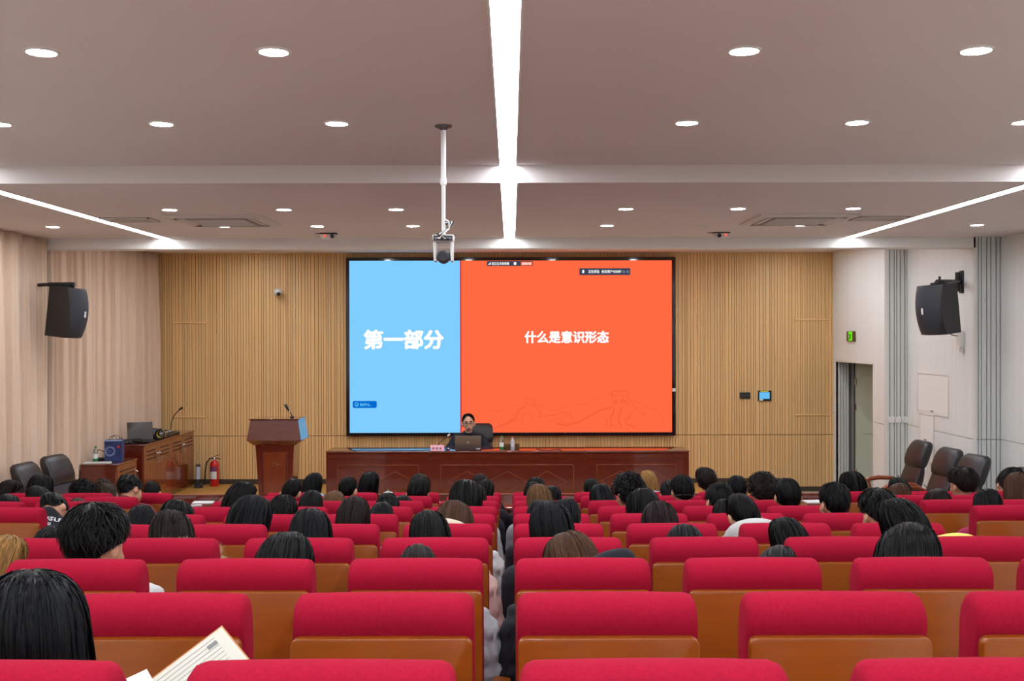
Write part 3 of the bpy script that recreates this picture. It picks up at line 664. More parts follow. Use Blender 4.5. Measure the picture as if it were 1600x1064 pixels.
# ------------------------------------------------------------------ rostrum desks
DD, DT = 15.66, 0.765
def desk(xa, xb, inner, chev, label):
    X0, X1 = PX(xa, DD), PX(xb, DD); cx = (X0 + X1) / 2; w = (X1 - X0) / 2 - 0.0004
    t = empty('rostrum_desk', (cx, DD, 0), 0, label, 'desk', 'mahogany rostrum desks')
    G().box(-w, w, 0, 0.55, DT - 0.03, DT).build('desk_top', M_mahog, t, bevel=0.005, seg=2)
    G().box(-w, w, 0.01, 0.05, DT - 0.115, DT - 0.03).build('fascia', M_mahog, t, bevel=0.012)
    G().box(-w, w, 0.025, 0.05, 0.0, DT - 0.115).build('front_board', M_mahog, t)
    for s in (-1, 1): G().box(s * (w - 0.02) - 0.015, s * (w - 0.02) + 0.015, 0.05, 0.52, 0.0, DT - 0.03).build('side_board', M_mahog, t)
    pa, pb, pt, pbm = PX(inner[0], DD) - cx, PX(inner[1], DD) - cx, PZ(726, DD), 0.09
    for x0, x1, z0, z1 in ((pa, pb, pt - 0.018, pt), (pa, pb, pbm, pbm + 0.018), (pa, pa + 0.018, pbm, pt), (pb - 0.018, pb, pbm, pt)):
        G().box(x0, x1, 0.014, 0.027, z0, z1).build('moulding', M_mahog2, t, bevel=0.004)
    for px in chev:
        q = PX(px, DD) - cx; zt = PZ(737, DD); zb = zt - 0.145; hw = 0.28
        lim = lambda v: max(pa + 0.05, min(pb - 0.05, v))
        g = G()
        for a, b_ in (((q, zt), (q - hw, zb)), ((q, zt), (q + hw, zb)), ((q, 2 * zb - zt), (q - hw, zb)), ((q, 2 * zb - zt), (q + hw, zb))):
            xe = lim(b_[0]); f = (xe - a[0]) / (b_[0] - a[0]); ze = a[1] + (b_[1] - a[1]) * f
            g.tube([(a[0], 0.024, a[1]), (xe, 0.024, ze)], 0.005, 4)
        tag(g.build('diamond_inlay', M_mahogline, t), kind='stuff')
    return t
desk(508.5, 671, (525, 654), (564, 617), 'left mahogany rostrum desk with diamond inlay below the blue screen')
desk(671, 914, (687, 897), (729.5, 792.5, 855), 'wide middle mahogany rostrum desk where the speaker sits')
desk(914, 1077, (931.5, 1057), (969, 1021), 'right mahogany rostrum desk with diamond inlay below the red screen')

# things on the rostrum
def bottle(loc, h, label, body=M_glass, cap=(30, 140, 60), lab=(235, 240, 235), low=(20, 130, 70)):
    t = empty('water_bottle', loc, 0, label, 'bottle'); r = h * 0.15
    G().lathe([(r * 0.9, 0), (r, 0.006), (r, h * 0.62), (r * 0.86, h * 0.74), (r * 0.42, h * 0.87), (r * 0.42, h * 0.91)], 18).build('body', body, t)
    G().lathe([(r * 0.47, h * 0.90), (r * 0.47, h), (r * 0.4, h * 1.005)], 16).build('cap', mat(f'cap_{cap}', cap, 0.4), t)
    G().lathe([(r * 1.02, h * 0.22), (r * 1.02, h * 0.52)], 18).build('label_sleeve', mat(f'lab_{lab}', lab, 0.5), t)
    G().lathe([(r * 1.02, h * 0.04), (r * 1.02, h * 0.22)], 18).build('label_band', mat(f'low_{low}', low, 0.5), t)
    return t
yd_ = DD + 0.16
bottle((PX(783.5, yd_), yd_, DT), 0.205, 'clear water bottle with green cap on the rostrum desk', low=(20, 120, 60))
bottle((PX(800.5, yd_), yd_, DT), 0.19, 'pale bottle with pink cap on the rostrum desk', mat('pale_bottle', (205, 205, 212), 0.3), (235, 130, 140), (215, 215, 225), (170, 175, 190))
yb = yd_ + 0.13
o = empty('tissue_box', (PX(799, yb), yb, DT), 0, 'small brown box behind the bottles on the rostrum', 'box')
G().box(-0.115, 0.115, -0.06, 0.06, 0.0, 0.075).build('carton', mat('brown_carton', (92, 66, 28), 0.6), o, bevel=0.004)
G().box(0.02, 0.045, -0.0625, -0.05, 0.0, 0.07).build('yellow_stripe', mat('yellow_print', (214, 178, 60), 0.5), o)
G().prism(rrect(-0.05, 0.05, -0.02, 0.02, 0.018), 'z', 0.0745, 0.0765).build('slot', M_black, o)
# laptop seen from behind its lid
lx = PX(731, DD + 0.12)
t = empty('laptop', (lx, DD + 0.12, DT), 0, 'open grey laptop in front of the speaker', 'laptop')
G().box(-0.19, 0.19, 0.0, 0.25, 0.004, 0.018).build('base', M_metal, t, bevel=0.003)
ld = G().hexa([(-0.19, -0.012, 0.012), (0.19, -0.012, 0.012), (0.19, -0.004, 0.012), (-0.19, -0.004, 0.012)], [(-0.19, -0.05, 0.215), (0.19, -0.05, 0.215), (0.19, -0.042, 0.215), (-0.19, -0.042, 0.215)]).build('lid', mat('laptop_grey', (128, 122, 116), 0.35, 0.6), t, bevel=0.002)
G().lathe([(0.018, -0.036), (0.018, -0.03)], 20, (0, 0, 0.115), 'y').build('lid_emblem', mat('emblem_grey', (150, 146, 142), 0.5), ld)
G().box(0.12, 0.175, -0.017, -0.012, 0.012, 0.03).build('sticker', M_paper, ld)
# pink name card
nx = PX(683, DD + 0.06)
t = empty('name_card', (nx, DD + 0.06, DT), 0, 'pink folded name card left of the laptop on the rostrum', 'name card')
G().prism([(-0.035, 0.0), (0.035, 0.0), (0.004, 0.082), (-0.004, 0.082)], 'x', -0.098, 0.098).build('folded_card', mat('pink_card', (236, 178, 196), 0.7), t, bevel=0.001)
M_ink = mat('dark_ink', (90, 40, 60), 0.7)
for k, ch in enumerate('李某柏'):
    o = text('lettering', ch, M_ink, t, -0.07 + k * 0.05, -0.04 + k * 0.05, -0.016, 0.016, 0, 0.02)
    if o: o.location = (0, -0.0235, 0.035); o.rotation_euler = (math.radians(-21), 0, 0)
# table microphone and cables
t = empty('microphone', (PX(681, DD + 0.3), DD + 0.3, DT), 0, 'gooseneck microphone leaning toward the speaker on the rostrum', 'microphone')
G().box(-0.05, 0.05, -0.06, 0.06, 0, 0.03).build('base', M_black, t, bevel=0.008)
G().tube([(0, 0, 0.03), (0.05, 0, 0.09), (0.12, 0, 0.15), (0.17, 0, 0.19)], 0.006, 8).build('gooseneck', M_black, t)
G().tube([(0.17, 0, 0.19), (0.205, 0, 0.215)], [0.012, 0.015], 10).build('capsule', M_whitepl, t)
t = empty('desk_mouse', (PX(699, DD + 0.1), DD + 0.1, DT), 0, 'small blue and silver device between name card and laptop', 'device')
G().ellipsoid((0, 0, 0.014), (0.035, 0.05, 0.024), 14, 8).build('shell', mat('device_blue', (30, 60, 120), 0.3), t)
G().box(-0.012, 0.028, -0.052, -0.03, 0.008, 0.03).build('silver_front', M_chrome, t, bevel=0.004)
def cable(pts, r, label):
    o = G().tube(pts, r, 6).build('cable', M_black); return tag(o, label, 'cable')
zz = DT + 0.006
cable([(PX(838, DD + .1) + dx, DD + dy, zz + dz) for dx, dy, dz in ((0, 0.25, 0), (0.06, 0.1, 0.0), (0.16, 0.03, 0.0), (0.26, 0.08, 0.004), (0.36, 0.05, 0.0), (0.31, 0.2, 0.0))], 0.005, 'thin black cable curling over the rostrum right of the bottles')
cable([(PX(548, DD + .1) + dx, DD + dy, zz + dz) for dx, dy, dz in ((0, 0.1, 0), (0.2, 0.08, 0.006), (0.5, 0.12, 0), (0.9, 0.08, 0.0), (1.2, 0.1, 0.002))], 0.005, 'thin black cable lying along the left rostrum desk')

# ------------------------------------------------------------------ executive chairs
def exec_chair(loc, rz, label, arms=True):
    """faces local +Y; leather, padded, wooden curved arms"""
    t = empty('executive_chair', loc, rz, label, 'chair', 'black leather executive chairs')
    def cushion(name, sections, m, parent=None):
        rings = []
        for (yc, zc, hw, th) in sections:
            ring = []
            for x, y in ((-hw, -th * 0.2), (-hw * 0.9, -th * 0.5), (0, -th * 0.55), (hw * 0.9, -th * 0.5), (hw, -th * 0.2), (hw, th * 0.3), (hw * 0.8, th * 0.5), (0, th * 0.42), (-hw * 0.8, th * 0.5), (-hw, th * 0.3)):
                ring.append((x, yc + y, zc))
            rings.append(ring)
        return G().loft(rings).build(name, m, parent or t, sharp=60)
    b_ = cushion('backrest', [(0.02, 0.44, 0.19, 0.06), (0.0, 0.48, 0.225, 0.10), (-0.02, 0.58, 0.24, 0.12), (-0.055, 0.70, 0.245, 0.115), (-0.085, 0.80, 0.24, 0.09), (-0.10, 0.86, 0.235, 0.06)], M_leather)
    cushion('headrest', [(-0.10, 0.85, 0.23, 0.06), (-0.10, 0.88, 0.245, 0.10), (-0.115, 0.95, 0.25, 0.13), (-0.15, 1.05, 0.248, 0.135), (-0.18, 1.12, 0.238, 0.12), (-0.20, 1.16, 0.22, 0.09), (-0.21, 1.185, 0.18, 0.05)], M_leather, b_)
    G().tube([(-0.2, 0.045, 0.72), (0, 0.065, 0.66), (0.2, 0.045, 0.72)], 0.006, 5).build('seam', M_black, b_)
    G().prism(rrect(-0.26, 0.26, 0.0, 0.52, 0.08), 'z', 0.36, 0.47).build('seat', M_leather, t, bevel=0.03, seg=3)
    for s in (-1, 1):
        if arms:
            G().tube([(s * 0.29, -0.04, 0.62), (s * 0.315, 0.06, 0.665), (s * 0.32, 0.25, 0.675), (s * 0.31, 0.40, 0.655), (s * 0.30, 0.47, 0.60)], [0.02, 0.026, 0.03, 0.028, 0.022], 10).build('armrest', M_armwood, t)
            G().tube([(s * 0.30, 0.40, 0.66), (s * 0.305, 0.36, 0.5), (s * 0.29, 0.38, 0.36)], 0.018, 8).build('arm_support', M_armwood, t)
        for y in (0.05, 0.45):
            G().tube([(s * 0.24, y, 0.37), (s * 0.26, y + (0.03 if y > 0.2 else -0.06), 0.0)], [0.024, 0.018], 8).build('leg', M_armwood, t)
    return t
Xc = 5.15
for i, (px, lb) in enumerate(((1418, 'black executive chair with wooden arms closest to the doorway'), (1462, 'black executive chair between two others along the right wall'), (1502, 'black executive chair next to the grey ribbed column on the right'), (1585, 'black executive chair at the far right edge beside the pink card'))):
    dd_ = Xc * F / (px - VX)
    exec_chair((Xc, dd_, FLOOR0), PI / 2 + (0.08, 0.12, 0.16, 0.2)[i], lb)
for i, (px, lb) in enumerate(((64, 'black executive chair by the near curtain, left of the other'), (108, 'black executive chair standing beside the low cabinet'))):
    Xl = -5.12; dd_ = Xl * F / (px - VX)
    exec_chair((Xl, dd_, FLOOR0), -PI / 2 + (-0.05, -0.15)[i], lb, arms=False)
# speaker's chair
sc_ = exec_chair((PX(748, 16.98), 17.0, 0.0), PI, 'black high-backed leather chair behind the speaker'); sc_.scale = (0.88, 0.88, 0.88)

# ------------------------------------------------------------------ left cabinets and their contents
def cabinet(y0, y1, X0, X1, h, ndoor, base, label):
    t = empty('wooden_cabinet', (X0, y0, base), 0, label, 'cabinet', 'mahogany cabinets by the curtains')
    w, L = X1 - X0, y1 - y0
    G().box(0, w - 0.02, 0, L, 0.0, h - 0.025).build('body', M_mahog, t, bevel=0.003)
    G().box(-0.01, w + 0.01, -0.01, L + 0.005, h - 0.025, h).build('top_board', M_mahog, t, bevel=0.004)
    dw = L / ndoor
    for k in range(ndoor):
        do = G().box(w - 0.02, w, k * dw + 0.003, (k + 1) * dw - 0.003, 0.06, h - 0.028).build('door', M_mahog2, t, bevel=0.002)
        for j in range(3):
            z = h - 0.12 - j * 0.055
            G().box(w - 0.004, w + 0.003, k * dw + 0.1, (k + 1) * dw - 0.08, z, z + 0.016).build('vent_slot', M_black, do)
        yh = (k + 1) * dw - 0.045 if k % 2 == 0 else k * dw + 0.045
        G().tube([(w, yh, h - 0.31), (w + 0.03, yh, h - 0.29), (w + 0.03, yh, h - 0.18), (w, yh, h - 0.16)], 0.008, 8).build('handle', M_chrome, do)
    return t
CX = -5.16
cabinet(15.30, 17.70, -5.66, CX, 0.90, 4, 0.0, 'long tall mahogany cabinet with vented doors below the oak wall')
cabinet(14.26, 15.0, -5.64, CX, 0.75, 1, 0.0, 'low mahogany cabinet carrying the blue bag, in front of taller one')
# bottle, papers, bag on low cabinet
bottle((PX(149, 14.55), 14.55, 0.75), 0.21, 'clear bottle with green label on the low cabinet')
o = tag(G().prism([(PX(132, 14.4), 14.32), (PX(176, 14.4), 14.36), (PX(172, 14.5), 14.54), (PX(136, 14.5), 14.5)], 'z', 0.751, 0.757).build('paper_sheets', M_paper), 'white papers lying on the low cabinet', 'paper')
M_bag = mat('blue_print_bag', (34, 52, 104), 0.45, noise=((18, 18, 18), 0.6, 4))
bx = PX(178.5, 14.62)
t = empty('gift_bag', (bx, 14.62, 0.75), 0.12, 'blue patterned paper gift bag on the low cabinet', 'bag')
G().hexa([(-0.11, -0.07, 0), (0.11, -0.07, 0), (0.11, 0.07, 0), (-0.11, 0.07, 0)], [(-0.115, -0.075, 0.29), (0.115, -0.075, 0.29), (0.115, 0.075, 0.29), (-0.115, 0.075, 0.29)]).build('bag_body', M_bag, t, bevel=0.003)
M_bagp = mat('bag_print', (150, 168, 205), 0.5)
for r in (0.05, 0.065): G().loft([[(-0.04 + q * math.cos(2 * PI * k / 24), -0.0755 + (0.002 if q != r else 0), 0.14 + q * math.sin(2 * PI * k / 24)) for k in range(24)] for q in (r - 0.004, r, r + 0.002)], cap=False).build('printed_ring', M_bagp, t)
text('lettering', '北大', M_bagp, t, -0.07, -0.01, 0.12, 0.16, -0.0765, 0.02)
G().box(-0.115, 0.115, -0.077, -0.073, 0.275, 0.292).build('top_band', M_bagp, t)
G().lathe([(0.018, -0.079), (0.018, -0.073)], 16, (0.07, 0, 0.20), 'y').build('red_seal', mat('seal_red', (190, 40, 50), 0.5), t)
for s in (-0.07, 0.07): G().tube([(-0.05, s, 0.28), (-0.045, s, 0.33), (0, s, 0.345), (0.045, s, 0.33), (0.05, s, 0.28)], 0.004, 6).build('handle', M_black, t)
t = empty('power_adapter', (PX(158, 14.75), 14.75, 0.75), 0, 'black adapter with a curved cable behind the blue bag', 'adapter')
G().box(-0.05, 0.05, -0.03, 0.03, 0, 0.035).build('brick', M_black, t, bevel=0.005)
G().tube([(-0.05, 0, 0.02), (-0.09, 0, 0.05), (-0.08, 0, 0.11), (-0.03, 0, 0.14), (0.03, 0, 0.12), (0.07, 0.05, 0.05)], 0.005, 6).build('cord', M_black, t)
# on the tall cabinet: laptop screen, mixer, microphone, headsets pile
t = empty('laptop', (PX(219, 15.9), 15.9, 0.90), 0.5, 'dark laptop with raised lid on the tall cabinet', 'laptop')
G().box(-0.18, 0.18, -0.26, 0.0, 0.004, 0.02).build('base', M_black, t, bevel=0.003)
G().hexa([(-0.18, -0.005, 0.015), (0.18, -0.005, 0.015), (0.18, 0.005, 0.015), (-0.18, 0.005, 0.015)], [(-0.18, 0.045, 0.27), (0.18, 0.045, 0.27), (0.18, 0.055, 0.27), (-0.18, 0.055, 0.27)]).build('lid', mat('dark_lid', (60, 52, 48), 0.4), t, bevel=0.002)
t = empty('mixing_console', (-5.40, 16.65, 0.90), 0.0, 'black audio mixing console with rows of faders on the cabinet', 'mixer')
G().hexa([(-0.22, -0.38, 0), (0.22, -0.38, 0), (0.22, 0.38, 0), (-0.22, 0.38, 0)], [(-0.22, -0.38, 0.10), (0.22, -0.38, 0.035), (0.22, 0.38, 0.035), (-0.22, 0.38, 0.10)]).build('case', M_black, t, bevel=0.006)
for k in range(14):
    y = -0.33 + k * 0.05
    G().box(0.10, 0.13, y, y + 0.016, 0.052, 0.066).build('fader', M_whitepl if k % 3 else M_metal, t)
    G().lathe([(0.01, 0), (0.008, 0.02)], 8, (-0.05, y + 0.008, 0.075)).build('knob', mat('knob_blue', (90, 120, 150), 0.4), t)
t = empty('microphone', (-5.38, 17.2, 0.90), 0, 'thin gooseneck microphone rising behind the mixing console', 'microphone')
G().lathe([(0.06, 0), (0.06, 0.025), (0.02, 0.035)], 14).build('base', M_black, t)
G().tube([(0, 0, 0.03), (0.01, 0, 0.16), (0.06, 0, 0.28), (0.13, 0, 0.36)], 0.007, 8).build('gooseneck', M_black, t)
G().tube([(0.13, 0, 0.36), (0.19, 0, 0.40)], [0.012, 0.018], 10).build('capsule', M_black, t)
t = empty('cable_coil', (PX(250, 16.2) + 0.03, 16.14, 0.90), 0, 'black and yellow coiled cable reel beside the laptop', 'cable')
for k in range(5):
    r = 0.07 - 0.004 * k
    o = G().tube([(r * math.cos(2 * PI * j / 16), -0.05 + 0.025 * k, 0.08 + r * math.sin(2 * PI * j / 16)) for j in range(17)], 0.01, 6).build('loop', M_black if k != 2 else mat('yellow_cable', (225, 205, 40), 0.5), t)
rnd = random.Random(8)
for i in range(7):
    x, y = -5.46 + rnd.uniform(-0.1, 0.2), 15.45 + i * 0.045
    o = empty('handheld_microphone', (x, y, 0.915 + 0.012 * (i % 3)), rnd.uniform(-0.5, 0.5), f'black handheld microphone in the pile on the cabinet end, {ORD[i]} from the near edge', 'microphone', 'microphones piled on the cabinet')
    G().tube([(-0.12, 0, 0), (0.06, 0, 0)], [0.012, 0.017], 8).build('handle', M_black, o)
    G().ellipsoid((0.085, 0, 0), (0.032, 0.026, 0.026), 10, 8).build('head', M_dkmetal, o)
for k in range(3):
    cable([(-5.5 + 0.03 * k, 15.34, 0.915), (-5.52 + 0.03 * k, 15.25, 0.97 + 0.02 * k), (-5.53 + .03 * k, 15.05, 0.95), (-5.5, 14.95, 0.9), (-5.48 + 0.04 * k, 14.88, 0.80), (-5.46 + 0.04 * k, 14.85, 0.756)], 0.006, ('leftmost', 'middle', 'rightmost')[k] + ' black cable hanging from the tall cabinet to the low one')
# floor monitor and extinguisher near the back wall
t = empty('floor_device', (PX(309, 17.5), 17.5, 0), 0.3, 'small black equipment with grey face standing beside the tall cabinet', 'device')
G().box(-0.035, 0.035, -0.1, 0.1, 0.06, 0.36).build('case', M_black, t, bevel=0.006)
G().box(-0.03, 0.03, -0.106, -0.099, 0.14, 0.34).build('face', mat('pale_face', (170, 178, 190), 0.4), t)
G().box(-0.06, 0.07, -0.13, 0.1, 0, 0.06).build('foot', M_dkmetal, t, bevel=0.005)
d = 17.62
t = empty('fire_extinguisher', (PX(334.5, d), d, 0), 0, 'red fire extinguisher with black hose standing by the oak wall', 'fire extinguisher')
M_ext = mat('extinguisher_red', (196, 16, 28), 0.3, coat=0.3)
G().lathe([(0.06, 0), (0.07, 0.012), (0.07, 0.35), (0.062, 0.385), (0.03, 0.41), (0.02, 0.43)], 20).build('cylinder', M_ext, t)
def arcpatch(z0, z1, a0, a1, r, m, name):
    n = 10; g = G(); ring = lambda z: [(r * math.cos(a0 + (a1 - a0) * k / n), r * math.sin(a0 + (a1 - a0) * k / n), z) for k in range(n + 1)]
    g.loft([ring(z0), ring(z1)], cap=False, closed=False).build(name, m, t)
arcpatch(0.12, 0.24, math.radians(200), math.radians(315), 0.0715, M_paper, 'white_label')
arcpatch(0.24, 0.32, math.radians(200), math.radians(315), 0.0715, mat('ext_print', (120, 60, 110), 0.5, noise=((60, 60, 60), 0.6, 3)), 'printed_label')
G().lathe([(0.022, 0.42), (0.022, 0.46), (0.014, 0.47)], 12).build('valve', M_chrome, t)
G().hexa([(-0.01, -0.012, 0.455), (0.10, -0.012, 0.435), (0.10, 0.012, 0.435), (-0.01, 0.012, 0.455)], [(-0.01, -0.012, 0.465), (0.10, -0.012, 0.445), (0.10, 0.012, 0.445), (-0.01, 0.012, 0.465)]).build('carry_handle', M_black, t)
G().hexa([(-0.01, -0.012, 0.475), (0.09, -0.012, 0.505), (0.09, 0.012, 0.505), (-0.01, 0.012, 0.475)], [(-0.01, -0.012, 0.485), (0.09, -0.012, 0.515), (0.09, 0.012, 0.515), (-0.01, 0.012, 0.485)]).build('squeeze_lever', M_black, t)
G().tube([(-0.02, 0, 0.455), (-0.07, -0.01, 0.45), (-0.12, -0.02, 0.38), (-0.145, -0.02, 0.22), (-0.15, -0.02, 0.1)], 0.011, 8).build('hose', M_black, t)
G().tube([(-0.15, -0.02, 0.1), (-0.155, -0.02, 0.03)], [0.013, 0.02], 10).build('nozzle', M_black, t)

# ------------------------------------------------------------------ front tables
TZ = 0.63
def front_table(x0, x1, label):
    t = empty('front_table', ((x0 + x1) / 2, 11.35, FLOOR0), 0, label, 'table', 'long tables before the front row')
    w = (x1 - x0) / 2; h = TZ - FLOOR0
    G().box(-w, w, 0, 0.50, h - 0.03, h).build('table_top', M_mahog, t, bevel=0.004)
    G().box(-w, w, 0.50, 0.53, 0.0, h + 0.062).build('modesty_panel', M_mahog, t, bevel=0.003)
    G().box(-w - 0.004, w + 0.004, 0.495, 0.537, h + 0.062, h + 0.07).build('top_rail', M_mahogline, t, bevel=0.002)
    G().box(-w + 0.03, w - 0.03, 0.03, 0.05, h - 0.11, h - 0.03).build('apron', M_mahog, t)
    for s in (-1, 1): G().hexa([(s * w - 0.015, 0.0, 0), (s * w + 0.015, 0.0, 0), (s * w + 0.015, 0.53, 0), (s * w - 0.015, 0.53, 0)], [(s * w - 0.015, 0.0, h + 0.002), (s * w + 0.015, 0.0, h + 0.002), (s * w + 0.015, 0.53, h + 0.06), (s * w - 0.015, 0.53, h + 0.06)]).build('end_panel', M_mahog, t, bevel=0.003)
    return t
front_table(-5.2, -3.12, 'glossy mahogany table in front of the left seat block')
front_table(-2.25, 2.20, 'long glossy mahogany table in front of the centre seat block')
front_table(3.10, 5.5, 'glossy mahogany table in front of the right seat block')
def flat_paper(x, y, rz, w, h, label, m=M_paper):
    o = G().box(-w / 2, w / 2, -h / 2, h / 2, 0.0, 0.006).build('paper_sheets', m, loc=(x, y, TZ + 0.001), rz=rz); return tag(o, label, 'paper', 'papers on the front tables')
flat_paper(-3.32, 11.74, 0.1, 0.22, 0.16, 'white paper on the left table end near the aisle')
flat_paper(-3.62, 11.62, -0.2, 0.24, 0.18, 'open white papers on the left table beside the aisle papers')
flat_paper(-3.36, 11.52, 0.5, 0.16, 0.05, 'narrow white slip at the aisle end of the left table')
flat_paper(3.28, 11.7, 0.1, 0.26, 0.18, 'white paper on the right table end by the aisle')
flat_paper(0.62, 11.7, 0.0, 0.3, 0.2, 'white papers on the centre table right of the centre gap')
flat_paper(-0.56, 11.6, 0.1, 0.3, 0.2, 'white papers on the centre table left of the centre gap')
cx_, cd_ = PX(606, 11.6), 11.6
t = empty('tea_mug', (cx_, cd_, TZ), 0, 'white lidded tea mug with green knob on the front table', 'mug')
G().lathe([(0.035, 0), (0.042, 0.01), (0.046, 0.11), (0.049, 0.115)], 20).build('body', M_whitepl, t)
G().lathe([(0.052, 0.115), (0.05, 0.124), (0.02, 0.134), (0.008, 0.136)], 20).build('lid', M_whitepl, t)
G().ellipsoid((0, 0, 0.143), (0.011, 0.011, 0.011), 10, 8).build('lid_knob', mat('jade', (70, 150, 110), 0.3), t)
G().tube([(0.046, 0, 0.03), (0.075, 0, 0.045), (0.078, 0, 0.075), (0.047, 0, 0.095)], 0.006, 8).build('handle', M_whitepl, t)
px_, pd_ = PX(1571, 11.62), 11.62
t = empty('pink_card_box', (px_, pd_, TZ), 0, 'pink folded card standing on the right table', 'name card')
G().prism([(-0.06, 0.0), (0.06, 0.0), (0.005, 0.155), (-0.005, 0.155)], 'x', -0.075, 0.075).build('folded_card', mat('pink_card2', (230, 140, 152), 0.7), t, bevel=0.001)
o = text('lettering', '品', M_ink, t, -0.018, 0.022, 0.03, 0.07, 0, 0.02); o.location = (0, -0.044, 0.045); o.rotation_euler = (math.radians(-19.5), 0, 0)
for k in range(2): G().box(-0.045, 0.05, -0.055 + k * 0.004, -0.052 + k * 0.004, 0.022 + k * 0.012, 0.026 + k * 0.012).build('printed_line', M_ink, t)
G().box(-0.018, 0.022, -0.004, 0.03, 0.15, 0.185).build('orange_tab', mat('orange_tab', (236, 130, 50), 0.6), t, bevel=0.004)

# ------------------------------------------------------------------ auditorium seats
CH = 1.115
def seat_meshes():
    prof = [(0.03, 0.40), (0.012, 0.46), (0.010, 0.98), (0.002, 1.02), (-0.010, 1.045), (-0.008, 1.075), (0.006, 1.098), (0.035, 1.112), (0.065, CH), (0.098, 1.108), (0.122, 1.085), (0.135, 1.05), (0.145, 0.9), (0.15, 0.75), (0.14, 0.6), (0.135, 0.46), (0.11, 0.40)]
    hw = 0.226; cy, cz = 0.07, 0.76; rings = []
    for x, iy, iz in ((-hw, 0.030, 0.032), (-hw + 0.003, 0.018, 0.019), (-hw + 0.011, 0.007, 0.008), (-hw + 0.025, 0.001, 0.002), (-0.12, 0, 0), (0, 0, -0.001), (0.12, 0, 0), (hw - 0.025, 0.001, 0.002), (hw - 0.011, 0.007, 0.008), (hw - 0.003, 0.018, 0.019), (hw, 0.030, 0.032)):
        ring = []
        for y, z in prof:
            ky, kz = (0.08 - iy) / 0.08, (0.36 - iz) / 0.36
            ring.append((x, cy + (y - cy) * ky, cz + (z - cz) * kz))
        rings.append(ring)
    cush = G().loft(rings).mesh('back_cushion', sharp=60); cush.materials.append(M_red)
    bd = G().prism(rrect(-0.224, 0.224, 0.26, 1.022, 0.022, 4), 'y', -0.026, 0.008).mesh('back_board', bevel=0.006, seg=2, sharp=30); bd.materials.append(M_seatwood)
    sc = G().prism(rrect(-0.22, 0.22, 0.13, 0.58, 0.05, 4), 'z', 0.40, 0.49).mesh('seat_cushion', bevel=0.03, seg=3, sharp=60); sc.materials.append(M_red)
    sb = G().prism(rrect(-0.21, 0.21, 0.14, 0.56, 0.04, 3), 'z', 0.365, 0.40).mesh('seat_board', bevel=0.004); sb.materials.append(M_seatwood)
    ar = G().prism([(0.10, 0.645), (0.14, 0.66), (0.40, 0.665), (0.47, 0.65), (0.485, 0.625), (0.46, 0.615), (0.12, 0.615), (0.10, 0.625)], 'x', -0.032, 0.032).mesh('armrest', bevel=0.006, seg=2); ar.materials.append(M_seatwood)
    ps = G().prism([(0.05, 0.0), (0.40, 0.0), (0.40, 0.03), (0.30, 0.06), (0.34, 0.58), (0.42, 0.615), (0.12, 0.615), (0.10, 0.55), (0.12, 0.06), (0.05, 0.03)], 'x', -0.022, 0.022).mesh('side_stand', bevel=0.004); ps.materials.append(M_metal)
    return cush, bd, sc, sb, ar, ps
SM = seat_meshes()
PITCH = 0.572
def col_x(k): return 0.24 + PITCH * k if k >= 0 else -0.32 + PITCH * (k + 1)
ROWN = ['nearest row', 'second row from camera', 'third row from camera', 'fourth row from camera', 'fifth row from camera', 'fifth row from front', 'fourth row from front', 'third row from front', 'second row from front', 'front row']
def pos_phrase(block, k):
    if block == 'c': return f'{ORD[k] if k >= 0 else ORD[-k - 1]} {"right" if k >= 0 else "left"} of centre gap'
    return f'{"left" if block == "l" else "right"} block, ' + ('at the aisle' if k == 0 else f'{ORD[k]} from the aisle')
def block_x(block, k):
    if block == 'c': return col_x(k)
    return -3.37 - 0.55 * k if block == 'l' else 3.335 + PITCH * k
def seat(block, k, n, left_arm):
    x = block_x(block, k)
    t = empty('auditorium_seat', (x, row_d(n), row_z(n)), 0, f'crimson auditorium seat in {ROWN[n]}, {pos_phrase(block, k)}', 'seat', 'crimson auditorium seats')
    for nm, me in zip(('back_cushion', 'back_board', 'seat_cushion', 'seat_board'), SM[:4]):
        link(nm, me, None, t)
    for s in ((-1, 1) if left_arm else (1,)):
        link('armrest', SM[4], None, t, (s * PITCH / 2, 0, 0)); link('side_stand', SM[5], None, t, (s * PITCH / 2, 0, 0))
    return t
def in_frame(x, n, m=60):
    d = row_d(n); a = VX + (x - 0.3) * F / d; b_ = VX + (x + 0.3) * F / d
    return b_ > -m and a < 1600 + m
for n in range(10):
    for k in range(-4, 4):
        if in_frame(col_x(k), n): seat('c', k, n, k == -4)
    for bl_, nn in (('l', 4), ('r', 3)):
        for k in range(nn):
            if in_frame(block_x(bl_, k), n, 20): seat(bl_, k, n, k == (nn - 1 if bl_ == 'l' else 0))

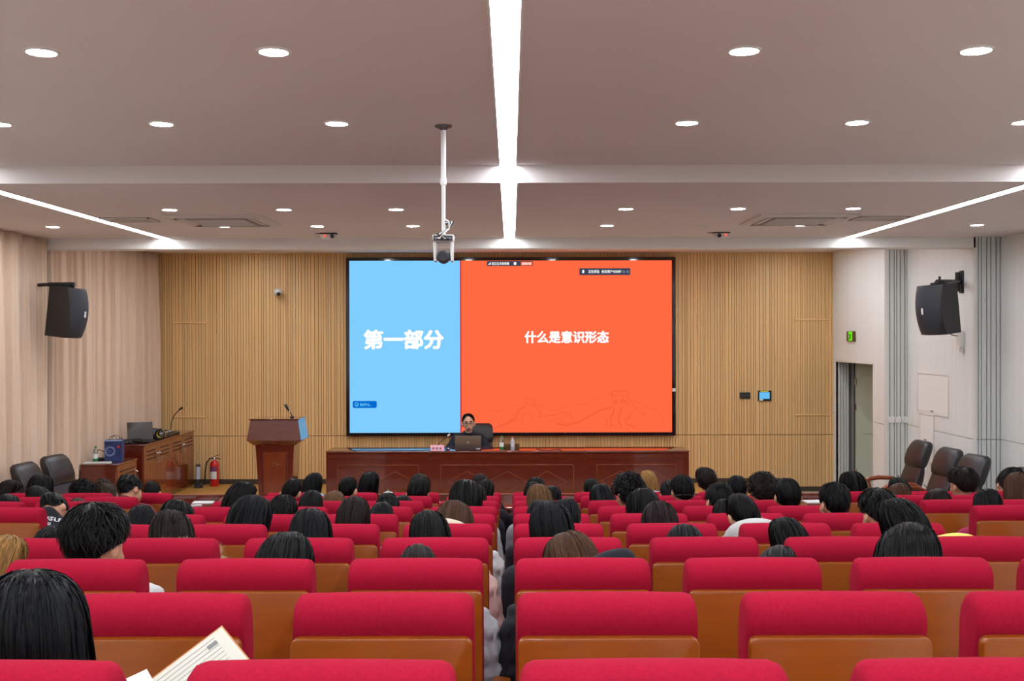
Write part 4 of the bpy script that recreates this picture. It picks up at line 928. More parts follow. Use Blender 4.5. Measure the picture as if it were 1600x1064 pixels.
# ------------------------------------------------------------------ people: one remeshed body, clothing and hair as children
def remesh(g, voxel, ratio, smooth_it=4, ripple=0.0):
    me = bpy.data.meshes.new('tmp'); me.from_pydata(g.v, [], g.f)
    o = bpy.data.objects.new('tmp', me); C.objects.link(o)
    r = o.modifiers.new('r', 'REMESH'); r.mode = 'VOXEL'; r.voxel_size = voxel
    s = o.modifiers.new('s', 'SMOOTH'); s.iterations = smooth_it; s.factor = 0.5
    if ratio < 1: dm = o.modifiers.new('d', 'DECIMATE'); dm.ratio = ratio
    dg = bpy.context.evaluated_depsgraph_get(); ev = o.evaluated_get(dg); m2 = bpy.data.meshes.new_from_object(ev)
    co = np.empty(len(m2.vertices) * 3); m2.vertices.foreach_get('co', co)
    fc = [tuple(p.vertices) for p in m2.polygons]
    co = co.reshape(-1, 3)
    if ripple:    # cloth folds
        nv = np.empty(len(m2.vertices) * 3); m2.vertices.foreach_get('normal', nv); nv = nv.reshape(-1, 3)
        w = np.sin(62 * co[:, 2] + 2.2 * np.sin(17 * co[:, 1] + 13 * co[:, 0]) + 20 * co[:, 1]) + 0.6 * np.sin(110 * co[:, 2] - 40 * co[:, 0] + 2 * np.sin(30 * co[:, 1]))
        co = co + nv * (ripple * w)[:, None]
    bpy.data.objects.remove(o); bpy.data.meshes.remove(m2); bpy.data.meshes.remove(me)
    return co, fc
HC = np.array([0.0, 0.015, 1.185]); HIPZ, NECKZ = 0.55, 1.06
def body_geo(arms):
    g = G()
    g.ellipsoid((0, 0, 0.55), (0.165, 0.125, 0.10)); g.ellipsoid((0, 0, 0.68), (0.145, 0.105, 0.14)); g.ellipsoid((0, -0.01, 0.86), (0.16, 0.11, 0.17))
    g.capsule((-0.15, -0.015, 0.965), (0.15, -0.015, 0.965), 0.055); g.capsule((0, -0.015, 0.99), (0, 0.005, 1.11), 0.054, 0.05)
    g.ellipsoid(tuple(HC), (0.073, 0.093, 0.112), 20, 14); g.ellipsoid((0, 0.04, 1.125), (0.055, 0.062, 0.052)); g.capsule((0, 0.1, 1.19), (0, 0.117, 1.158), 0.009, 0.013)
    g.ellipsoid((0, 0.10, 1.118), (0.022, 0.008, 0.008)); g.capsule((-0.03, 0.098, 1.207), (0.03, 0.098, 1.207), 0.010)
    for s in (-1, 1):
        g.ellipsoid((s * 0.083, 0.004, 1.166), (0.015, 0.024, 0.035)); g.ellipsoid((s * 0.045, 0.075, 1.155), (0.02, 0.02, 0.02))
        sh, el, wr = (s * 0.185, -0.015, 0.955), arms[0], arms[1]
        el = (s * el[0], el[1], el[2]); wr = (s * wr[0], wr[1], wr[2])
        g.capsule(sh, el, 0.047, 0.038); g.capsule(el, wr, 0.039, 0.027)
        v = Vector(wr) - Vector(el); v.normalize(); p = Vector(wr) + v * 0.05
        g.ellipsoid(tuple(p), (0.038, 0.05, 0.02)); side = Vector((s, 0, 0)); side = (side - v * side.dot(v)).normalized()
        for q, L in ((-0.028, 0.07), (-0.009, 0.08), (0.01, 0.075), (0.028, 0.058)):
            b0 = p + v * 0.03 + side * q; b1 = b0 + v * L * 0.55 + Vector((0, 0, -0.008)); b2 = b1 + v * L * 0.4 + Vector((0, 0, -0.03))
            g.capsule(tuple(b0), tuple(b1), 0.0095, n=8); g.capsule(tuple(b1), tuple(b2), 0.009, 0.008, n=8)
        t0 = p - side * 0.03 - v * 0.015; g.capsule(tuple(t0), tuple(t0 - side * 0.03 + v * 0.045), 0.011, 0.009, n=8)
        g.capsule((s * 0.09, 0.02, 0.535), (s * 0.10, 0.42, 0.53), 0.085, 0.06); g.capsule((s * 0.10, 0.42, 0.53), (s * 0.10, 0.46, 0.10), 0.056, 0.038)
        g.ellipsoid((s * 0.10, 0.51, 0.042), (0.044, 0.12, 0.04))
    return g
def jacket_geo(arms, f, collar=True):
    g = G()
    g.ellipsoid((0, 0, 0.60), (0.16 + f, 0.12 + f, 0.12)); g.ellipsoid((0, 0, 0.68), (0.148 + f, 0.108 + f, 0.15)); g.ellipsoid((0, -0.01, 0.86), (0.165 + f, 0.112 + f, 0.17))
    g.capsule((-0.15, -0.015, 0.965), (0.15, -0.015, 0.965), 0.057 + f * 0.9); g.ellipsoid((0, -0.015, 1.0), (0.095, 0.075, 0.06 + f * 0.4))
    if collar:
        for k in range(14):
            a = 2 * PI * k / 14; b_ = 2 * PI * (k + 1) / 14
            g.capsule((0.072 * math.cos(a), -0.01 + 0.068 * math.sin(a), 1.045 - 0.012 * math.sin(a)), (0.072 * math.cos(b_), -0.01 + 0.068 * math.sin(b_), 1.045 - 0.012 * math.sin(b_)), 0.017 + f * 0.25, n=8)
    for s in (-1, 1):
        sh = (s * 0.185, -0.015, 0.955); el = (s * arms[0][0], arms[0][1], arms[0][2]); wr = (s * arms[1][0], arms[1][1], arms[1][2])
        g.capsule(sh, el, 0.05 + f, 0.042 + f); g.capsule(el, wr, 0.043 + f, 0.032 + f * 0.7)
    return g
def trouser_geo():
    g = G(); f = 0.012
    g.ellipsoid((0, 0, 0.545), (0.172, 0.132, 0.108))
    for s in (-1, 1):
        g.capsule((s * 0.09, 0.02, 0.535), (s * 0.10, 0.42, 0.53), 0.085 + f, 0.06 + f); g.capsule((s * 0.10, 0.42, 0.53), (s * 0.10, 0.458, 0.12), 0.056 + f, 0.044 + f)
    return g
ARM_A = ((0.225, 0.02, 0.70), (0.12, 0.24, 0.655))
ARM_S = ((0.30, 0.16, 0.79), (0.10, 0.36, 0.81))
T_body = remesh(body_geo(ARM_A), 0.0095, 0.22)
T_jack = remesh(jacket_geo(ARM_A, 0.016), 0.012, 0.5, 6, 0.0025)
T_puff = remesh(jacket_geo(ARM_A, 0.05), 0.012, 0.6, 6, 0.006)
T_trou = remesh(trouser_geo(), 0.014, 0.4, 5)
gs = G()
for s in (-1, 1): gs.ellipsoid((s * 0.10, 0.515, 0.045), (0.05, 0.13, 0.046)); gs.box(s * 0.10 - 0.045, s * 0.10 + 0.045, 0.40, 0.63, 0.0, 0.02)
T_shoe = remesh(gs, 0.012, 0.4, 3)

def sstep(a, b, x):
    t = np.clip((x - a) / (b - a), 0, 1); return t * t * (3 - 2 * t)
def deform(co, st, lean, side, pitch, yaw, roll=0.0, hs=1.0):
    """torso stretch, forward lean, sideways lean, head pitch/yaw/roll in the seated template"""
    p = np.array(co, dtype=float)
    hw = sstep(1.03, 1.10, p[:, 2])[:, None]
    piv = np.array([0, -0.005, 1.08])
    q = (p - piv) * (1 + (hs - 1) * hw)
    R = np.array(Euler((-pitch, roll, yaw), 'XYZ').to_matrix())
    q = q * (1 - hw) + (q @ R.T) * hw
    p = q + piv
    z = p[:, 2]
    up = np.clip(z, HIPZ, NECKZ) - HIPZ
    p[:, 2] = np.where(z > HIPZ, z + up * (st - 1), z)
    w = sstep(HIPZ - 0.02, HIPZ + 0.38, z)
    # forward lean about the hip, arms and all
    a = -lean * w; zz = p[:, 2] - HIPZ; yy = p[:, 1]
    y2 = yy * np.cos(a) - zz * np.sin(a); z2 = yy * np.sin(a) + zz * np.cos(a)
    p[:, 1] = y2; p[:, 2] = z2 + HIPZ
    p[:, 0] += side * np.clip(zz, 0, 2) * w
    return p
def np_mesh(name, co, faces, m):
    me = bpy.data.meshes.new(name); me.from_pydata(co.tolist(), [], faces)
    me.polygons.foreach_set('use_smooth', [True] * len(me.polygons)); me.materials.append(m); me.update()
    return me

# --- hair -------------------------------------------------------
def hair_surface(style, phi, t, P):
    """points on the hair surface for azimuth phi (0 = back of head) and length parameter t"""
    a = np.abs((phi + PI) % (2 * PI) - PI)
    th0 = P['thick']
    if style in ('long', 'bob'):
        fw = sstep(1.55, 2.15, a)
        thm = 1.72 * (1 - fw) + 0.85 * fw; ta = 0.42 if style == 'long' else 0.62
        th = thm * np.clip(t / ta, 0, 1); drop = np.clip((t - ta) / (1 - ta), 0, 1) * P['len'] * (1 - fw)
        rx, ry, rz = 0.080 + th0, 0.096 + th0, 0.110 + th0 * 0.8
        k = 1 + P['flare'] * (drop / 0.3) - P.get('tuck', 0) * sstep(0.5, 1, drop / max(P['len'], 1e-3))
        sn = np.abs(np.sin(th)) ** 0.72; x = rx * sn * np.sin(phi) * k; y = -ry * sn * np.cos(phi) * (0.6 + 0.4 * k) + 0.0; z = rz * np.cos(th) - drop
        y = y + 0.03 * drop / 0.3 * (np.cos(phi) > 0)
    else:
        tilt = 0.30
        back, sidev, front = P.get('back', 1.78), P.get('side', 1.62), P.get('front', 1.12)
        thm = np.where(a < PI / 2, back + (sidev - back) * np.sin(a) ** 5, sidev + (front - sidev) * np.cos(a) ** 2)
        thm = thm + 0.04 * np.sin(5 * phi + P['seed']); th = thm * t
        thk = th0 * (1 - P.get('fade', 0.65) * sstep(0.55, 1.0, t))
        dx = np.sin(th) * np.sin(phi); dy = -np.sin(th) * np.cos(phi); dz = np.cos(th)
        y2 = dy * math.cos(tilt) - dz * math.sin(tilt); z2 = dy * math.sin(tilt) + dz * math.cos(tilt)
        nr = np.sqrt(dx ** 2 + y2 ** 2) + 1e-6; wd = np.where(z2 > 0, nr ** -0.22, 1.0)
        x = (0.077 + thk) * dx * wd; y = (0.096 + thk) * y2 * wd; z = (0.110 + thk * 0.9) * z2
    return np.stack([x * P['wide'], y, z], -1) + HC
def hair_mesh(style, seed, nstr, segs, P):
    rs = np.random.RandomState(seed); P = dict(P); P['seed'] = seed
    np_, nt = 44, 16
    ph = np.linspace(-PI, PI, np_, endpoint=False); tt = np.linspace(0.0, 1.0, nt + 1)
    A, T = np.meshgrid(ph, tt); co = hair_surface(style, A, T, P)
    cen = HC + np.array([0, 0, -0.02])
    nrm = co - cen; nrm[..., 2] *= 0.6; nrm /= np.linalg.norm(nrm, axis=-1, keepdims=True) + 1e-9
    clump = rs.uniform(-1, 1, np_); clump = clump * 0.6 + np.roll(clump, 1) * 0.4
    amp = P.get('clump', 0.003)
    disp = amp * clump[None, :] * np.clip(T * 2, 0, 1)
    if style == 'curly':
        for fq in (5, 9):
            disp = disp + 0.010 * np.sin(fq * A + rs.uniform(0, 6)) * np.sin(fq * 1.3 * T * 2 + rs.uniform(0, 6) + A * 2)
    co = co + nrm * disp[..., None]
    V = co.reshape(-1, 3).tolist(); Fc = []
    for r in range(nt):
        for i in range(np_):
            j = (i + 1) % np_; Fc.append((r * np_ + i, (r + 1) * np_ + i, (r + 1) * np_ + j, r * np_ + j))
    # ribbons
    n = nstr
    phi = rs.uniform(-PI, PI, n)
    if style in ('long', 'bob'):
        t0 = rs.uniform(0.0, 0.25, n); t1 = rs.uniform(0.82, 1.03, n)
    elif style == 'curly':
        t0 = rs.uniform(0.0, 0.9, n); t1 = t0 + rs.uniform(0.12, 0.22, n)
    else:
        t0 = rs.uniform(0.0, 0.7, n); t1 = np.minimum(t0 + rs.uniform(0.28, 0.45, n), 1.02)
    s = np.linspace(0, 1, segs + 1)
    TT = t0[:, None] + (t1 - t0)[:, None] * s[None]
    wv = rs.uniform(-1, 1, n)
    PH = phi[:, None] + wv[:, None] * (0.10 if style in ('long', 'bob') else 0.35) * s[None] + 0.03 * np.sin(s[None] * 6 + rs.uniform(0, 6, n)[:, None])
    if style == 'curly':
        PH = PH + 0.12 * np.sin(s[None] * 9 + rs.uniform(0, 6, n)[:, None])
    pc = hair_surface(style, PH, np.clip(TT, 0, 1.03), P)
    nn = pc - cen; nn[..., 2] *= 0.6; nn /= np.linalg.norm(nn, axis=-1, keepdims=True) + 1e-9
    idx = ((PH + PI) / (2 * PI) * np_).astype(int) % np_
    off = amp * clump[idx] + rs.uniform(0.0005, 0.005, n)[:, None]
    if style == 'short': off = off + P.get('lift', 0.008) * s[None] ** 2 * rs.uniform(0.1, 1, n)[:, None]
    if style == 'curly': off = off + 0.012 * np.sin(s[None] * PI) * rs.uniform(0.2, 1.6, n)[:, None] + 0.006
    if style in ('long', 'bob'): off = off + 0.004 * s[None] * rs.uniform(-0.5, 1.5, n)[:, None]
    pc = pc + nn * off[..., None]
    tan = np.gradient(pc, axis=1); tan /= np.linalg.norm(tan, axis=-1, keepdims=True) + 1e-9
    sd = np.cross(tan, nn); sd /= np.linalg.norm(sd, axis=-1, keepdims=True) + 1e-9
    tw = rs.uniform(-0.6, 0.6, n)[:, None, None]
    sd = sd * np.cos(tw) + nn * np.sin(tw)
    w = (P.get('ribbon', 0.0024) * rs.uniform(0.6, 1.5, n))[:, None] * (1 - 0.75 * s[None] ** 3)
    L = pc - sd * w[..., None]; R = pc + sd * w[..., None]
    base = len(V)
    V += np.stack([L, R], 2).reshape(-1, 3).tolist()
    m2 = segs + 1
    for i in range(n):
        b0 = base + i * m2 * 2
        for k in range(segs):
            q = b0 + k * 2; Fc.append((q, q + 1, q + 3, q + 2))
    if P.get('tail'):
        # gathered tail at the back: strands leaving one knot
        kn = HC + np.array([0, -0.112 - th_(P), P['tail'][0]]); L_ = P['tail'][1]; nt2 = max(30, nstr // 4)
        for i in range(nt2):
            a = rs.uniform(0, 2 * PI); r = rs.uniform(0.2, 1) ** 0.5
            pts = []
            for q in np.linspace(0, 1, 7):
                sp = 0.012 + 0.026 * math.sin(min(1, q * 1.4) * PI * 0.75) * (1 - 0.4 * q)
                pts.append(kn + np.array([r * sp * math.cos(a), -0.02 * math.sin(q * 2.2) + r * sp * math.sin(a) * 0.7, -L_ * q + 0.012 * math.sin(q * PI)]))
            pts = np.array(pts); dr = np.array([-math.sin(a), math.cos(a), 0]) * 0.006
            b0 = len(V); V += np.stack([pts - dr, pts + dr], 1).reshape(-1, 3).tolist()
            for k in range(6): Fc.append((b0 + 2 * k, b0 + 2 * k + 1, b0 + 2 * k + 3, b0 + 2 * k + 2))
    return np.array(V), Fc
def th_(P): return P['thick'] * 0.6
def hair_mat(col):
    m = mat(f'hair_{col[0]}_{col[1]}_{col[2]}', col, 0.36, spec=0.12, noise=((60, 60, 5), 0.35, 4), island=0.3)
    return m
STY = {'long': ('long', dict(thick=0.017, len=0.30, flare=0.28, wide=1.0, clump=0.003)),
       'longer': ('long', dict(thick=0.019, len=0.42, flare=0.22, wide=1.02, clump=0.003)),
       'bob': ('bob', dict(thick=0.020, len=0.12, flare=0.12, tuck=0.10, wide=1.02, clump=0.0025)),
       'short': ('short', dict(thick=0.022, wide=1.0, fade=0.6, lift=0.012, clump=0.004, back=2.02, side=1.62, front=1.1)),
       'fluffy': ('short', dict(thick=0.034, wide=1.02, fade=0.5, lift=0.016, clump=0.005, back=1.92, side=1.48, front=1.15)),
       'crop': ('short', dict(thick=0.010, wide=1.0, fade=0.6, lift=0.003, clump=0.001, back=2.02, side=1.6, front=1.0)),
       'curly': ('curly', dict(thick=0.026, wide=1.02, fade=0.3, clump=0.004, back=2.02, side=1.68, front=1.15, ribbon=0.003)),
       'pony': ('short', dict(thick=0.014, wide=1.0, fade=0.3, lift=0.001, clump=0.0012, back=1.9, side=1.62, front=1.05, tail=(-0.05, 0.20))),
       'pony_low': ('short', dict(thick=0.014, wide=1.0, fade=0.3, lift=0.001, clump=0.0012, back=2.0, side=1.66, front=1.05, tail=(-0.09, 0.16)))}
NOMW = {'long': 0.215, 'longer': 0.22, 'bob': 0.20, 'short': 0.20, 'fluffy': 0.215, 'crop': 0.178, 'curly': 0.225, 'pony': 0.185, 'pony_low': 0.185}
BLK, DBR, BRN, LBR, BLD, GRB, MRN, BLU = (6, 6, 7), (25, 17, 14), (66, 42, 27), (92, 64, 38), (140, 104, 58), (58, 47, 36), (28, 14, 16), (5, 8, 11)
HN = {BLK: 'black', DBR: 'dark brown', BRN: 'brown', LBR: 'light brown', BLD: 'blond', GRB: 'grey brown', MRN: 'dark auburn', BLU: 'blue-black'}
SN = {'long': 'long {} hair', 'longer': 'long straight {} hair', 'bob': '{} bobbed hair', 'short': 'short {} hair', 'fluffy': 'fluffy {} hair', 'crop': 'cropped {} hair', 'curly': 'curly {} hair', 'pony': '{} ponytail', 'pony_low': 'low {} ponytail'}
# x, top y, hair width px, row, block, column, style, colour, jacket rgb, pitch, yaw, extras
NAVY, GREY, WHT, PINK, CREAM, LBL, MAR, YEL, DKG, MAG = (17, 20, 29), (130, 132, 138), (192, 193, 192), (206, 166, 158), (200, 188, 168), (150, 174, 194), (96, 26, 40), (232, 218, 110), (58, 66, 72), (150, 20, 70)
PEOPLE = [
 (45, 888, 175, 0, 'c', -2, 'longer', BLU, DKG, 0.05, 0.0, {}),
 (148, 783, 100, 2, 'c', -3, 'fluffy', BLK, WHT, 0.25, -0.35, {'puff': 1}),
 (-12, 833, 84, 2, 'c', -4, 'long', BLD, CREAM, 0.2, -0.2, {}),
 (440, 829, 98, 2, 'c', -2, 'longer', BLK, NAVY, 0.35, 0.1, {}),
 (653, 849, 72, 2, 'c', -1, 'long', DBR, (158, 160, 164), 0.55, 0.0, {'puff': 1}),
 (893, 829, 92, 2, 'c', 0, 'long', BRN, NAVY, 0.35, 0.25, {'hood': NAVY, 'roll': -0.25, 'puff': 1, 'hoff': 0.075}),
 (1207, 864, 76, 2, 'c', 1, 'long', BLK, NAVY, 0.6, 0.0, {}),
 (1419, 817, 106, 2, 'c', 2, 'long', BLK, DKG, 0.3, 0.0, {}),
 (80, 820, 60, 3, 'c', -4, 'fluffy', BLK, NAVY, 0.55, 0.0, {}),
 (266, 794, 72, 3, 'c', -3, 'long', DBR, CREAM, 0.2, 0.0, {'fur': 1, 'puff': 1}),
 (483, 792, 70, 3, 'c', -2, 'long', BLU, NAVY, 0.2, 0.0, {}),
 (671, 796, 68, 3, 'c', -1, 'longer', BLK, PINK, 0.15, 0.0, {'puff': 1}),
 (862, 781, 74, 3, 'c', 0, 'longer', BLU, NAVY, 0.1, 0.0, {}),
 (1072, 818, 60, 3, 'c', 1, 'bob', BLU, NAVY, 0.5, 0.0, {}),
 (1236, 808, 64, 3, 'c', 2, 'longer', BLK, NAVY, 0.2, 0.1, {}),
 (1418, 778, 80, 3, 'c', 3, 'long', BLK, YEL, 0.15, 0.1, {'hood': YEL, 'puff': 1, 'hoff': 0.12}),
 (216, 786, 48, 4, 'c', -4, 'long', BLU, NAVY, 0.3, 0.0, {}),
 (388, 771, 64, 4, 'c', -3, 'bob', BLU, NAVY, 0.3, -0.3, {'hand': 1}),
 (550, 774, 56, 4, 'c', -2, 'long', DBR, GREY, 0.1, 0.0, {}),
 (708, 780, 66, 4, 'c', -1, 'long', BRN, WHT, 0.35, -0.3, {'hood': CREAM, 'puff': 1}),
 (882, 778, 52, 4, 'c', 0, 'long', BLU, NAVY, 0.2, 0.0, {}),
 (1031, 782, 62, 4, 'c', 1, 'long', MRN, GREY, 0.2, 0.0, {}),
 (1163, 771, 52, 4, 'c', 2, 'pony', BLK, WHT, 0.35, 0.1, {'puff': 1, 'hood': WHT}),
 (1374, 763, 58, 4, 'c', 3, 'fluffy', BLK, NAVY, 0.3, 0.25, {}),
 (275, 778, 50, 5, 'c', -4, 'bob', BLK, WHT, 0.3, -0.5, {'glasses': 1}),
 (439, 771, 48, 5, 'c', -3, 'short', BLK, NAVY, 0.45, 0.0, {}),
 (592, 783, 38, 5, 'c', -2, 'bob', BLU, NAVY, 0.4, 0.0, {}),
 (847, 780, 46, 5, 'c', 0, 'bob', BLU, NAVY, 0.3, 0.0, {}),
 (1005, 762, 50, 5, 'c', 1, 'bob', BLK, NAVY, 0.2, 0.3, {}),
 (1135, 779, 38, 5, 'c', 2, 'bob', BLK, NAVY, 0.3, 0.0, {}),
 (1304, 754, 48, 5, 'c', 3, 'short', BLK, NAVY, 0.15, 0.3, {}),
 (372, 751, 46, 6, 'c', -4, 'bob', BLK, MAR, 0.25, -0.5, {}),
 (484, 764, 40, 6, 'c', -3, 'long', BLK, NAVY, 0.3, 0.0, {}),
 (604, 768, 42, 6, 'c', -2, 'long', BLK, NAVY, 0.4, 0.0, {}),
 (727, 748, 50, 6, 'c', -1, 'bob', BLK, WHT, 0.3, -0.3, {}),
 (843, 755, 44, 6, 'c', 0, 'long', LBR, GREY, 0.2, 0.0, {}),
 (982, 741, 50, 6, 'c', 1, 'curly', BLK, DKG, 0.25, 0.5, {}),
 (1122, 754, 42, 6, 'c', 2, 'short', BLK, NAVY, 0.3, 0.3, {}),
 (1232, 747, 42, 6, 'c', 3, 'pony_low', BLK, NAVY, 0.05, 0.0, {'tie': WHT}),
 (1545, 764, 46, 6, 'r', 0, 'longer', BLK, MAG, 0.25, 0.0, {}),
 (120, 776, 30, 7, 'l', 0, 'short', GRB, NAVY, 0.6, 0.0, {}),
 (10, 771, 40, 7, 'l', 1, 'bob', BLK, NAVY, 0.4, 0.0, {}),
 (519, 765, 36, 7, 'c', -3, 'bob', LBR, GREY, 0.4, 0.0, {}),
 (628, 772, 26, 7, 'c', -2, 'bob', BLK, NAVY, 0.5, 0.0, {}),
 (741, 756, 34, 7, 'c', -1, 'bob', DBR, NAVY, 0.3, -0.1, {}),
 (860, 758, 32, 7, 'c', 0, 'bob', BLK, NAVY, 0.3, 0.0, {}),
 (942, 755, 38, 7, 'c', 1, 'bob', BLU, WHT, 0.3, 0.1, {}),
 (1067, 742, 38, 7, 'c', 2, 'short', BLK, NAVY, 0.2, 0.1, {'strap': 1}),
 (1192, 740, 46, 7, 'c', 3, 'curly', DBR, GREY, 0.2, 0.15, {}),
 (1466, 764, 42, 7, 'r', 0, 'bob', DBR, NAVY, 0.35, 0.0, {}),
 (1590, 738, 42, 7, 'r', 1, 'long', BRN, NAVY, 0.3, 0.2, {}),
 (62, 756, 38, 8, 'l', 1, 'bob', BLK, NAVY, 0.35, 0.0, {}),
 (204, 739, 38, 8, 'l', 0, 'short', BLK, MAR, 0.3, -0.6, {'bx': 0.12, 'lean': 0.5}),
 (453, 747, 31, 8, 'c', -4, 'crop', BLK, NAVY, 0.3, 0.0, {}),
 (542, 744, 30, 8, 'c', -3, 'crop', BLK, NAVY, 0.2, -0.2, {}),
 (652, 745, 36, 8, 'c', -2, 'pony_low', BLK, MAR, 0.3, 0.0, {}),
 (756, 748, 28, 8, 'c', -1, 'bob', BLK, NAVY, 0.2, 0.0, {}),
 (834, 752, 30, 8, 'c', 0, 'bob', BLK, NAVY, 0.3, 0.0, {}),
 (1046, 750, 26, 8, 'c', 2, 'bob', BLK, NAVY, 0.3, 0.0, {}),
 (1152, 743, 32, 8, 'c', 3, 'crop', BLU, NAVY, 0.1, 0.0, {}),
 (1405, 755, 34, 8, 'r', 0, 'bob', BRN, NAVY, 0.4, 0.2, {}),
 (1504, 729, 46, 8, 'r', 1, 'fluffy', DBR, NAVY, 0.2, 0.4, {}),
 (8, 747, 38, 9, 'l', 3, 'bob', DBR, NAVY, 0.3, -0.8, {}),
 (62, 738, 42, 9, 'l', 2, 'long', BLK, NAVY, 0.25, -0.2, {}),
 (129, 748, 38, 9, 'l', 1, 'curly', BLK, NAVY, 0.3, -0.4, {'bx': -0.12}),
 (237, 750, 26, 9, 'l', 0, 'crop', BLK, NAVY, 0.3, 0.0, {}),
 (486, 737, 34, 9, 'c', -4, 'long', BLK, LBL, 0.1, 0.2, {'hood': LBL}),
 (575, 735, 33, 9, 'c', -3, 'longer', BLU, NAVY, 0.05, 0.0, {}),
 (655, 739, 36, 9, 'c', -2, 'long', DBR, CREAM, 0.2, -0.4, {'puff': 1}),
 (749, 739, 26, 9, 'c', -1, 'bob', DBR, NAVY, 0.2, 0.0, {}),
 (837, 745, 29, 9, 'c', 0, 'bob', BLK, NAVY, 0.2, 0.0, {}),
 (925, 747, 25, 9, 'c', 1, 'bob', BLU, NAVY, 0.2, 0.0, {}),
 (1013, 734, 32, 9, 'c', 2, 'long', BLD, LBL, 0.1, 0.0, {'hood': LBL}),
 (1104, 730, 34, 9, 'c', 3, 'fluffy', DBR, WHT, 0.1, 0.0, {}),
 (1334, 736, 40, 9, 'r', 0, 'bob', BLK, NAVY, 0.2, 0.1, {}),
 (1409, 746, 32, 9, 'r', 1, 'bob', BLK, WHT, 0.4, -0.3, {}),
 (1595, 731, 40, 9, 'r', 2, 'short', BLK, NAVY, 0.3, 0.0, {}),
 (168, 748, 33, 9, 'l', 1, 'curly', GRB, NAVY, 0.45, 0.1, {'by': 0.3, 'bx': 0.18}),
 (85, 762, 42, 6, 'l', 0, 'crop', BLK, NAVY, 0.5, -0.3, {'self': 1, 'bx': 0.30, 'by': -0.15, 'lean': 0.72}),
]
def jmat(c): return mat(f'cloth_{c[0]}_{c[1]}_{c[2]}', c, 0.9, noise=((40, 40, 40), 0.06, 3), bump=((60, 60, 60), 0.25, 0.004))
M_trous = mat('dark_trousers', (34, 38, 50), 0.9); M_shoe = mat('pale_shoes', (190, 188, 184), 0.6)
